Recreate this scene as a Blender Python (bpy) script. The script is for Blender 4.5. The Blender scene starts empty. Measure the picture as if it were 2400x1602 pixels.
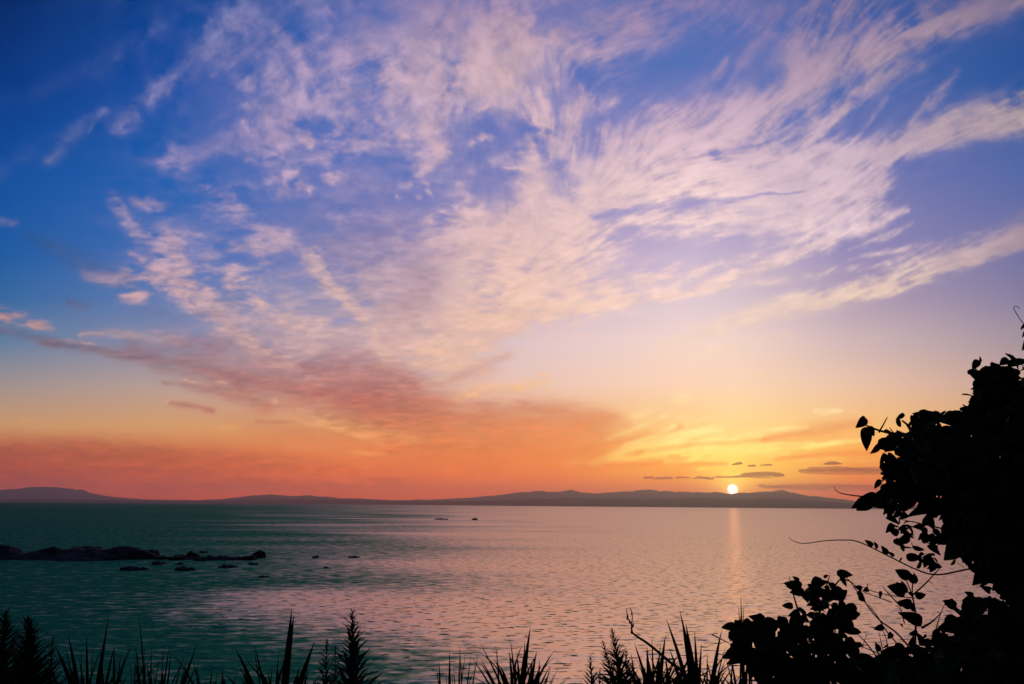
import bpy, bmesh, math, random
import numpy as np
from mathutils import Vector, Matrix

SUN_E = 0.036
LOW_BOOST = (0.95, 0.36, -0.95)
WIND_LO, WIND_HI = 0.6, 1.8
RIP1, RIP2, RIP3 = 0.26, 0.4, 0.5
WATER_COL = (0.0005, 0.06, 0.038, 1)
ADDED_GLOSS, ADDED_GLOSS2, REFLECT_TINT, REFLECT_TINT2 = 0.95, 0.5, (1.0, 0.76, 0.52, 1), (0.035, 0.40, 0.18, 1)  # strength and painted reflection tints of the added gloss, calm then ruffled
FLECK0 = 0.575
WATER_ROUGH, WATER_ROUGH2 = 0.355, 0.62
WATER_IOR = 1.6
WAVE_STEEP = 0.010
HAZE_TOP, HAZE_DENS, HAZE_G = 1050.0, 3.1e-5, 0.85
HAZE_COL = (0.86, 0.88, 1.0, 1)

scene = bpy.context.scene
COL = scene.collection
R = math.radians

# ------------------------------------------------------------------ camera
EYE = Vector((0.0, 0.0, 12.0))            # on a grassy bank 12 m above the sea
PITCH, ROLL = R(12.56), 0.0083
cp, sp = math.cos(PITCH), math.sin(PITCH)
r0, u0 = Vector((1, 0, 0)), Vector((0, -sp, cp))
FWD = Vector((0, cp, sp))
RGT = (r0 * math.cos(ROLL) + u0 * math.sin(ROLL)).normalized()
UP = (u0 * math.cos(ROLL) - r0 * math.sin(ROLL)).normalized()
FOC = 1714.0                              # focal length in 2400ths of the frame width
cam_d = bpy.data.cameras.new("camera")
cam_d.sensor_width = 36.0
cam_d.lens = 36.0 * FOC / 2400.0
cam_d.clip_start, cam_d.clip_end = 0.05, 300000.0
cam = bpy.data.objects.new("camera", cam_d)
COL.objects.link(cam)
m = Matrix((RGT, UP, -FWD)).transposed().to_4x4()
m.translation = EYE
cam.matrix_world = m
scene.camera = cam

def ray(x, y):                            # direction of a bearing seen from the bank
    return FWD + RGT * ((x - 1200) / FOC) - UP * ((y - 801) / FOC)
def at(x, y, dist):                       # the point on that bearing at a forward distance
    return EYE + ray(x, y) * dist
def on_sea(x, y, z=0.0):
    d = ray(x, y)
    return EYE + d * ((z - EYE.z) / d.z)

# ------------------------------------------------------------------ exposure
scene.view_settings.view_transform = 'Standard'
scene.view_settings.look = 'None'
scene.view_settings.exposure = 0.0
scene.view_settings.gamma = 1.0
scene.view_settings.use_curve_mapping = False
scene.cycles.use_denoising = True
scene.cycles.volume_bounces = 0
scene.cycles.max_bounces = 8
scene.cycles.transparent_max_bounces = 12

# ------------------------------------------------------------------ sun lamp
SUN_DIR = ray(1717, 1146).normalized()
SUN_EL = math.asin(SUN_DIR.z)
SUN_AZ = math.atan2(SUN_DIR.x, SUN_DIR.y)
sun_d = bpy.data.lights.new("sun", 'SUN')
sun_d.energy = SUN_E
sun_d.angle = R(0.55)
sun_d.color = (1.0, 0.42, 0.12)
sun = bpy.data.objects.new("sun", sun_d)
COL.objects.link(sun)
sun.rotation_euler = (-SUN_DIR).to_track_quat('-Z', 'Y').to_euler()

# ------------------------------------------------------------------ sky: cloud cover of the western sky
# A gnomonic chart of the sky ahead (a plane touching the sky dome); X grows to the right, Y downwards.
CX0, CX1, CY0, CY1 = -400.0, 2800.0, -600.0, 1200.0
NW, NH = 2000, 1125

def lattice(seed):
    return np.random.RandomState(seed).rand(256, 256).astype(np.float32)
def vnoise(x, y, seed):
    t = lattice(seed)
    xi, yi = np.floor(x).astype(np.int32), np.floor(y).astype(np.int32)
    fx, fy = x - xi, y - yi
    fx = fx * fx * fx * (fx * (fx * 6 - 15) + 10); fy = fy * fy * fy * (fy * (fy * 6 - 15) + 10)
    a, b = t[yi & 255, xi & 255], t[yi & 255, (xi + 1) & 255]
    c, d = t[(yi + 1) & 255, xi & 255], t[(yi + 1) & 255, (xi + 1) & 255]
    return (a + (b - a) * fx) * (1 - fy) + (c + (d - c) * fx) * fy
def fbm(x, y, scale, octs, seed, gain=0.5):
    s, amp, tot = 0.0, 1.0, 0.0
    for o in range(octs):
        s = s + amp * vnoise(x / scale + 17.3 * o, y / scale + 9.1 * o, seed + o)
        tot += amp; amp *= gain; scale *= 0.5
    return s / tot - 0.5

def cloud_cover():
    X, Y = np.meshgrid(np.linspace(CX0, CX1, NW, dtype=np.float32), np.linspace(CY0, CY1, NH, dtype=np.float32))
    flat = np.clip((Y - 300) / 800, 0, 1)                      # the sheet flattens towards the horizon
    wx = X + 50 * fbm(X, Y, 200, 3, 11) + 22 * fbm(X, Y * (1 + 2 * flat), 46, 4, 21)
    wy = Y + (50 * fbm(X, Y, 200, 3, 31) + 26 * fbm(X, Y * (1 + 2 * flat), 46, 4, 41)) * (1 - 0.75 * flat)

    # direction of the ice fibres
    num = np.zeros_like(X) + 0j; den = np.zeros_like(X)
    for (x, y, ang, rad) in FIBRES:
        w = np.exp(-((X - x) ** 2 + (Y - y) ** 2) / (2 * rad * rad)).astype(np.float32) + 1e-6
        num = num + w * np.exp(2j * math.radians(ang)); den = den + w
    th = np.angle(num) / 2
    th = th + 0.5 * fbm(X, Y, 160, 3, 51)
    dx, dy = np.cos(th).astype(np.float32), -np.sin(th).astype(np.float32)
    def comb(src, half, stepf):
        acc = src.copy(); n = 1
        for s in (1, -1):
            px = np.arange(NW, dtype=np.float32)[None, :] + np.zeros((NH, 1), np.float32)
            py = np.arange(NH, dtype=np.float32)[:, None] + np.zeros((1, NW), np.float32)
            for k in range(half):
                ix = np.clip(px, 0, NW - 1).astype(np.int32); iy = np.clip(py, 0, NH - 1).astype(np.int32)
                px = px + s * stepf * dx[iy, ix]; py = py + s * stepf * dy[iy, ix]
                ix = np.clip(px, 0, NW - 1).astype(np.int32); iy = np.clip(py, 0, NH - 1).astype(np.int32)
                acc += src[iy, ix] * (1 - k / half); n += 1 - k / half
        acc = acc / n
        return (acc - acc.mean()) / acc.std()
    def std(a): return (a - a.mean()) / a.std()
    fine = fbm(X, Y, 6, 2, 61); mid = fbm(X, Y, 17, 2, 66); wide = fbm(X, Y, 40, 2, 71)
    amt = np.clip(1 + 2.2 * fbm(X, Y, 150, 3, 101), 0.15, 1.8)
    fib = std((0.42 * comb(fine, 13, 1.1) + 0.55 * comb(mid, 15, 1.6) + 0.5 * comb(wide, 18, 2.0) + 0.30 * std(fbm(X, Y, 22, 4, 76, 0.65))) * amt)
    mott = fbm(wx, wy * (1 + 1.6 * flat), 62, 6, 81, 0.62)
    mott = mott / mott.std()
    lump = fbm(X + 0.5 * (wx - X), (Y + 0.5 * (wy - Y)) * (1 + 1.5 * flat), 27, 3, 91); lump = lump / lump.std()

    WX, WY = wx - X, wy - Y
    rag = 0.35 + 0.65 * (1 - flat)
    PX = 26 * fbm(X, Y, 46, 3, 23) + 15 * fbm(X, Y, 15, 3, 25); PY = (26 * fbm(X, Y, 46, 3, 43) + 15 * fbm(X, Y, 15, 3, 45)) * rag
    def seg(acc, pts, d, edge=2.0, up=1.0, lo=1.0, warp=1.0):
        wm = max(p[2] for p in pts) * max(up, lo)
        m_ = 3 * wm + 70
        k = box(min(p[0] for p in pts) - m_, max(p[0] for p in pts) + m_, min(p[1] for p in pts) - m_, max(p[1] for p in pts) + m_)
        ax, ay = X[k] + warp * WX[k] + 0.45 * PX[k], Y[k] + warp * WY[k] + 0.3 * PY[k]
        best = np.full(ax.shape, 9.0, np.float32)
        for (x1, y1, w1), (x2, y2, w2) in zip(pts[:-1], pts[1:]):
            ex, ey = x2 - x1, y2 - y1
            t = np.clip(((ax - x1) * ex + (ay - y1) * ey) / (ex * ex + ey * ey + 1e-6), 0, 1)
            qx, qy = ax - (x1 + t * ex), ay - (y1 + t * ey)
            w = (w1 + (w2 - w1) * t) * np.where(qy > 0, lo, up)
            best = np.minimum(best, np.hypot(qx, qy) / w)
        acc[k] *= 1 - d * np.exp(-best ** edge)
    def box(x1, x2, y1, y2):
        return (slice(max(0, int((y1 - CY0) / (CY1 - CY0) * NH)), max(0, min(NH, int((y2 - CY0) / (CY1 - CY0) * NH)))),
                slice(max(0, int((x1 - CX0) / (CX1 - CX0) * NW)), max(0, min(NW, int((x2 - CX0) / (CX1 - CX0) * NW)))))
    def ell(acc, x, y, a, b, ang, d, edge=2.0, warp=1.0):
        m_ = 2.6 * max(a, b) + 60
        k = box(x - m_, x + m_, y - m_, y + m_)
        xx, yy = (X[k] + PX[k] - x, Y[k] + PY[k] - y) if warp < 0 else (X[k] + warp * WX[k] - x, Y[k] + warp * WY[k] - y)
        c, s = math.cos(math.radians(ang)), -math.sin(math.radians(ang))
        q = np.hypot((xx * c + yy * s) / a, (-xx * s + yy * c) / b)
        acc[k] *= 1 - d * np.exp(-np.minimum(q, 9) ** edge)

    veil = np.ones_like(X); shade = np.ones_like(X); puff = np.ones_like(X)
    for args in BANDS: seg(veil, *args)
    for args in PATCHES: ell(veil, *args)
    for args in SHADES: seg(shade, *args)
    for args in SHADE_PATCHES: ell(shade, *args)
    for (x, y, a, b, ang, d) in PUFFS: ell(puff, x, y, a, b, ang, min(1, d * 1.15), 2.4, -1)
    rs = np.random.RandomState(12)
    for (x1, y1, x2, y2, n, sp, sz, d) in PUFF_ROWS:            # rows of little cells
        for t in (np.arange(n) + rs.rand(n)) / n:
            r_ = sz * (0.6 + 0.8 * rs.rand())
            ell(puff, x1 + (x2 - x1) * t + sp * rs.randn(), y1 + (y2 - y1) * t + sp * 0.6 * rs.randn(), r_ * 1.5, r_ * 0.75, rs.randn() * 20 - 10, d * (0.5 + 0.5 * rs.rand()), 2.4, -1)
    veil, shade, puff = 1 - veil, 1 - shade, 1 - puff
    gap = np.ones_like(X)
    for args in GAPS: ell(gap, *args)
    for args in GAP_BANDS: seg(gap, *args)
    left = 1 / (1 + np.exp((X - 1230 - 170 * np.clip((420 - Y) / 300, 0, 1)) / 90))
    soft = np.clip(1 + 2.4 * fbm(X, Y, 170, 2, 111), 0.2, 1.7)
    tex = (0.16 + 0.48 * (1 - left)) * fib + (0.46 * left + 0.20) * mott * soft + 0.16 * left * lump * soft
    v = veil * gap
    v = v * (1 + 0.36 * tex * (1.25 - 0.75 * v)) + 0.05 * tex * np.clip(v * 3, 0, 1)
    v = np.clip(v, 0, 1)
    k = np.clip((v - 0.10) / 0.72, 0, 1); k = k * k * (3 - 2 * k)
    kk = 0.42 - 0.10 * left
    v = (1 - kk) * v + kk * k
    pf = np.clip(puff * (1 + 0.25 * lump + 0.15 * fib), 0, 1)
    lit = 1 - (1 - v * 0.94) * (1 - pf)
    sh = shade * (1 + 0.22 * mott * (1.2 - shade) + 0.20 * fib * (1.15 - shade))
    sh = np.clip(sh, 0, 1)
    bright = np.clip(0.5 + 0.16 * tex + 0.10 * lump * left, 0, 1)   # thick and thin parts of the lit sheet
    edge = np.clip(np.minimum((X - CX0) / 300, (CX1 - X) / 300), 0, 1) * np.clip((Y - CY0) / 300, 0, 1)
    out = np.ones((NH, NW, 4), np.float32)
    out[..., 0] = lit * edge; out[..., 1] = sh * edge; out[..., 2] = bright * edge + 0.5 * (1 - edge)
    img = bpy.data.images.new("cloud_cover", NW, NH, float_buffer=True, alpha=False)
    img.colorspace_settings.name = 'Non-Color'
    img.pixels.foreach_set(out[::-1].ravel())
    img.update()
    img.pack()
    return img
# (x, y, angle in degrees anticlockwise from +X, reach)
FIBRES = [(300, 200, 40, 180), (120, 330, 40, 120), (600, 120, 35, 140), (650, 320, 115, 120), (900, 120, 20, 140),
          (1120, 180, 100, 130), (1280, 280, 118, 80), (1350, 300, 75, 70), (1240, 480, 115, 90), (1070, 480, 70, 80),
          (1500, 80, 25, 140), (1700, 190, 66, 90), (1830, 100, 58, 100), (1960, 130, 52, 110), (1900, 260, 48, 90),
          (2080, 260, 45, 90), (2250, 100, 35, 120), (2250, 300, 20, 110), (2380, 270, 22, 90), (1750, 430, 12, 130),
          (1560, 480, 10, 110), (2000, 480, 40, 100), (2110, 530, 38, 60), (1850, 610, 22, 90), (1680, 650, 18, 100), (2150, 640, 16, 150),
          (1800, 750, 20, 140), (2200, 760, 22, 120), (1450, 690, 10, 120), (1200, 740, 12, 120), (1080, 850, 25, 90),
          (1480, 350, 82, 60), (1440, 540, 60, 90), (1400, 600, 20, 90), (1150, 620, 60, 110),
          (350, 620, -30, 150), (250, 800, -8, 160), (480, 850, -14, 130), (600, 700, -35, 120), (800, 700, -30, 110),
          (700, 950, -8, 150), (950, 1030, -14, 120), (900, 900, -20, 110), (1200, 1000, 8, 150), (1550, 1030, 28, 110),
          (1700, 1020, 28, 90), (1900, 1000, 14, 120), (1750, 1080, 5, 120), (300, 1060, -3, 200), (900, 1100, 3, 200), (1450, 1090, 10, 100)]
# lit cirrus: ([(x, y, half width)...], density, edge, upper factor, lower factor, warp)
BANDS = [
    ([(-30, 255, 18), (140, 195, 22), (230, 160, 24), (370, 65, 26)], .17),
    ([(275, 295, 24), (320, 250, 24), (370, 205, 26), (480, 110, 34), (580, 30, 36)], .48, 2, 1, 1, .6),
    ([(120, 380, 14), (160, 335, 18), (215, 288, 14), (245, 262, 12)], .34, 2, 1, 1, .6),
    ([(-20, 400, 30), (180, 320, 26)], .10),
    ([(480, 425, 18), (560, 495, 24), (625, 560, 26)], .40),
    ([(590, 150, 45), (640, 250, 60), (640, 340, 50)], .30),
    ([(380, 370, 26), (470, 350, 32), (560, 335, 34), (650, 300, 34)], .40),
    ([(385, 555, 28), (405, 640, 40), (475, 715, 36), (535, 770, 36), (580, 800, 32)], .46, 2, 1, 1, 1.0),
    ([(265, 470, 12), (330, 560, 22), (380, 590, 22)], .35),
    ([(200, 640, 16), (260, 655, 20), (330, 640, 22), (420, 668, 18)], .45),
    ([(290, 700, 14), (335, 695, 14)], .35),
    ([(-20, 735, 16), (50, 750, 14), (115, 770, 10)], .75),
    ([(190, 790, 9), (300, 785, 13), (420, 785, 16)], .55),
    ([(720, 600, 14), (745, 650, 18), (790, 690, 20), (840, 745, 16)], .62),
    ([(860, 760, 18), (885, 800, 24), (905, 840, 18)], .60),
    ([(560, 660, 40), (640, 730, 50), (720, 780, 55), (790, 830, 40)], .30),
    ([(620, 600, 26), (660, 560, 26)], .35),
    ([(1000, 30, 60), (1090, 70, 65), (1180, 60, 60)], .55),
    ([(950, 170, 50), (1050, 200, 65), (1150, 190, 62), (1215, 130, 45)], .66),
    ([(1140, 90, 40), (1220, 85, 34)], .45),
    ([(1020, 300, 44), (1010, 350, 40), (1000, 395, 30)], .50),
    ([(1235, 230, 14), (1262, 290, 16), (1290, 340, 16)], .55, 2, 1, 1, .6),
    ([(1262, 225, 10), (1290, 285, 12), (1300, 330, 12)], .6, 2, 1, 1, .6),
    ([(1370, 220, 16), (1345, 275, 24), (1325, 335, 26)], .72),
    ([(1235, 330, 18), (1262, 400, 34), (1258, 470, 40), (1230, 540, 46)], .72),
    ([(1090, 450, 26), (1080, 520, 46), (1070, 600, 60)], .55),
    ([(1120, 540, 60), (1230, 570, 90), (1330, 560, 80)], .75),
    ([(1440, 330, 22), (1445, 400, 34), (1400, 480, 46), (1350, 560, 60)], .66),
    ([(960, 740, 44), (1080, 730, 64), (1210, 700, 70), (1320, 640, 70)], .72),
    ([(880, 760, 20), (960, 745, 22), (1050, 725, 22), (1200, 700, 22)], .55),
    ([(1010, 810, 50), (1110, 800, 50), (1200, 790, 30)], .62),
    ([(1100, 745, 16), (1240, 735, 20), (1400, 716, 19), (1600, 690, 12), (1700, 670, 8)], .85, 2.2, 1, .9, .35),
    ([(1350, 690, 30), (1450, 665, 30), (1560, 640, 18), (1590, 620, 8)], .62, 2, 1, 1, .4),
    ([(1520, 660, 14), (1600, 640, 14), (1700, 620, 12), (1760, 600, 8)], .5, 2, 1, 1, .4),
    # the great fan on the right
    ([(1420, 440, 90), (1560, 430, 110), (1720, 410, 115), (1880, 410, 110), (2010, 440, 80)], .84, 2.4, .95, 1.0, .8),
    ([(1480, 330, 50), (1600, 320, 60), (1720, 300, 60)], .55),
    ([(1600, 330, 50), (1740, 270, 54), (1830, 220, 48), (1980, 150, 46), (2150, 85, 44), (2280, 40, 40), (2440, -20, 40)], .72, 2.2, 1.1, .8, .6),
    ([(1760, 250, 26), (1830, 150, 26), (1900, 60, 26), (1960, -20, 26)], .45, 2, 1, 1, .4),
    ([(1870, 190, 30), (1950, 80, 34), (2010, -10, 34)], .42, 2, 1, 1, .4),
    ([(1660, 250, 20), (1680, 190, 15), (1702, 140, 8)], .50, 2, 1, 1, .3),
    ([(1735, 145, 18), (1780, 85, 16), (1830, 20, 14)], .42, 2, 1, 1, .3),
    ([(1890, 340, 11), (1930, 300, 10), (1975, 262, 7), (2005, 240, 4)], .70, 2, 1, 1, .2),
    ([(1960, 250, 16), (2060, 185, 22), (2150, 150, 18)], .42, 2, 1, 1, .4),
    ([(1980, 330, 8), (2040, 275, 8), (2080, 230, 5)], .35, 2, 1, 1, .2),
    ([(2130, 290, 7), (2160, 255, 8), (2175, 230, 5)], .38, 2, 1, 1, .2),
    ([(2180, 250, 12), (2220, 205, 12), (2245, 165, 8)], .36, 2, 1, 1, .3),
    ([(1950, 400, 60), (2050, 370, 44), (2150, 335, 42), (2280, 295, 50), (2400, 268, 60), (2500, 240, 70)], .80, 2.6, 1.0, .82, .45),
    ([(1560, 560, 30), (1780, 540, 40), (1900, 520, 50), (2000, 480, 44), (2060, 440, 30)], .60),
    ([(1950, 560, 18), (2060, 520, 16), (2130, 490, 8)], .60, 2, 1, 1, .3),
    ([(1985, 590, 6), (2070, 560, 10), (2140, 520, 5)], .40, 2, 1, 1, .2),
    ([(1570, 690, 22), (1700, 655, 20), (1800, 625, 20), (1900, 585, 18), (1960, 560, 14)], .72, 2, 1, .9, .4),
    ([(1640, 690, 10), (1780, 668, 14), (1950, 640, 12), (2080, 622, 8)], .45, 2, 1, 1, .3),
    ([(1990, 610, 5), (2130, 582, 8), (2300, 545, 4)], .38, 2, 1, 1, .15),
    ([(1560, 815, 20), (1680, 775, 26), (1800, 735, 30), (1950, 705, 32), (2080, 675, 28), (2230, 625, 24), (2450, 545, 26)], .82, 2.2, 1.15, .75, .3),
    ([(1550, 840, 16), (1720, 815, 16), (1850, 785, 14)], .42, 2, 1, 1, .3),
    ([(2000, 655, 20), (2150, 610, 26), (2400, 540, 40)], .42, 2, 1, 1, .3),
    ([(2000, 805, 8), (2090, 775, 11), (2170, 745, 6)], .36, 2, 1, 1, .2),
    ([(1780, 880, 8), (1860, 840, 8)], .18, 2, 1, 1, .2),
    # glowing wisps low over the water
    ([(1390, 1086, 9), (1500, 1046, 9), (1600, 1022, 10), (1690, 1002, 8)], .95, 2, 1, 1, .25),
    ([(1600, 1064, 4), (1700, 1058, 6), (1810, 1060, 4)], .8, 2, 1, 1, .2),
    ([(1430, 1030, 6), (1500, 1000, 7), (1560, 975, 5)], .6, 2, 1, 1, .3),
    ([(1700, 1030, 5), (1800, 1010, 6), (1890, 1000, 5)], .6, 2, 1, 1, .3),
    ([(1860, 1078, 4), (1960, 1076, 5), (2040, 1080, 4)], .6, 2, 1, 1, .2),
    ([(1470, 1046, 6), (1540, 1018, 6), (1580, 998, 5)], .9, 2, 1, 1, .25),
    ([(1590, 1036, 6), (1680, 1030, 8), (1780, 1018, 6)], .95, 2, 1, 1, .3),
    ([(1640, 1098, 5), (1720, 1100, 9), (1800, 1096, 5)], .95, 2, 1, 1, .15),
    ([(1800, 1052, 5), (1900, 1046, 7), (2020, 1030, 6)], .9, 2, 1, 1, .25),
    ([(1330, 1085, 8), (1450, 1072, 8), (1560, 1068, 8)], .45, 2, 1, 1, .3),
    ([(1420, 1010, 14), (1520, 960, 18), (1600, 930, 16)], .40, 2, 1, 1, .4),
    ([(1520, 1062, 7), (1620, 1052, 8), (1760, 1046, 9), (1900, 1040, 7)], .85, 2, 1, 1, .4),
    ([(1560, 1085, 7), (1700, 1068, 8), (1850, 1062, 7)], .6, 2, 1, 1, .4),
    ([(1560, 1020, 10), (1760, 1010, 12), (1920, 1005, 8)], .45, 2, 1, 1, .4),
    ([(1910, 963, 5), (1935, 961, 8), (1968, 960, 5)], .85, 2, 1, 1, .3),
    ([(1650, 1024, 8), (1672, 1014, 15), (1690, 1004, 7)], .95, 2, 1, 1, .3),
    ([(1900, 972, 4), (2010, 962, 5)], .3, 2, 1, 1, .3),
    ([(760, 985, 10), (860, 1000, 16), (940, 1022, 14), (985, 1032, 8)], .72, 2, 1, 1, .4),
    ([(650, 975, 8), (780, 1000, 10), (900, 1040, 8)], .4, 2, 1, 1, .4),
    ([(680, 1045, 10), (800, 1062, 12), (950, 1068, 8)], .42, 2, 1, 1, .4),
    ([(490, 1008, 7), (530, 1005, 8), (560, 1000, 5)], .6, 2, 1, 1, .4),
    ([(1070, 930, 8), (1120, 905, 14), (1200, 905, 12), (1290, 900, 8)], .55, 2, 1, 1, .6),
    ([(55, 985, 6), (80, 978, 8)], .55, 2, 1, 1, .4),
    ([(100, 1075, 8), (400, 1090, 8), (760, 1080, 8), (1000, 1120, 6)], .30, 2, 1, 1, .4),
]
# broad veils: (x, y, half length, half width, angle, density)
PATCHES = [
    (690, 250, 300, 230, 35, .32), (850, 110, 240, 110, 10, .42), (1050, 180, 240, 190, 10, .42), (1480, 60, 260, 90, 15, .55),
    (420, 660, 190, 110, -25, .12), (680, 640, 220, 150, -30, .14), (1170, 640, 320, 190, 15, .48), (900, 620, 160, 110, -60, .30),
    (1700, 400, 420, 190, 12, .42), (1500, 300, 140, 90, 40, .30), (1900, 150, 330, 130, 30, .30), (1650, 1010, 250, 60, 12, .30),
    (2300, 20, 160, 70, 20, .25), (1120, 110, 170, 120, 15, .42), (1080, 740, 240, 110, 14, .45), (1230, 560, 150, 150, 70, .40), (1130, 860, 120, 50, 20, .25), (820, 850, 200, 90, -20, .25), (650, 880, 200, 70, -15, .22), (850, 340, 180, 80, 0, .22),
    (1000, -200, 800, 260, 0, .4), (2200, -250, 500, 200, 20, .3),
]
GAPS = [
    (1560, 168, 150, 62, 27, .82), (1430, 260, 60, 40, 40, .5), (1160, 322, 62, 34, -15, .82), (990, 462, 180, 44, 5, .72), (905, 385, 70, 34, 10, .6),
    (2070, 262, 120, 30, 26, .62), (1960, 300, 80, 26, 40, .45), (2290, 145, 110, 62, 28, .85), (2380, 120, 100, 60, 25, .8), (2260, 480, 150, 70, 8, .85),
    (2180, 430, 80, 34, 15, .6), (1790, 175, 60, 34, 50, .62), (1655, 80, 50, 60, 60, .4), (1690, 210, 46, 20, 55, .5), (1560, 585, 150, 42, 4, .86), (1700, 590, 70, 28, 4, .6),
    (1480, 790, 230, 45, 8, .62), (1310, 850, 190, 46, 6, .7), (2150, 740, 260, 40, 16, .72), (1720, 700, 150, 14, 10, .5), (2200, 870, 200, 90, 15, .85),
    (2060, 620, 90, 16, 14, .35), (720, 60, 70, 30, 10, .55), (440, 240, 90, 50, 25, .4), (540, 400, 90, 30, -10, .55), (600, 210, 26, 20, 0, .5),
    (720, 300, 40, 24, 0, .4), (700, 500, 90, 60, 10, .5), (880, 560, 60, 60, 40, .5), (560, 590, 60, 30, 0, .4), (300, 740, 120, 22, -4, .5),
    (620, 690, 46, 20, -20, .4), (1420, 880, 200, 40, 5, .45), (900, 30, 70, 24, 0, .5), (1270, 30, 70, 24, -10, .45), (1100, 60, 26, 16, 10, .5),
    (1310, 375, 20, 26, 70, .45), (1010, 130, 40, 24, 0, .3), (200, 880, 300, 70, -14, .9), (250, 970, 300, 40, -6, .8), (2250, 960, 200, 40, 5, .6), (1330, 420, 30, 40, 60, .5),
]
GAP_BANDS = [
    ([(1390, 508, 10), (1500, 490, 12), (1610, 476, 16), (1730, 464, 11), (1880, 450, 2)], .66, 1.6, 1, 1, .45),
    ([(1450, 538, 8), (1600, 530, 10), (1740, 530, 8)], .45, 2, 1, 1, .3),
    ([(1540, 720, 10), (1750, 690, 14), (2000, 655, 10)], .5, 2, 1, 1, .2),
    ([(1860, 235, 14), (1830, 290, 12), (1790, 330, 4)], .28, 1.6, 1, 1, .6),
]
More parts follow.
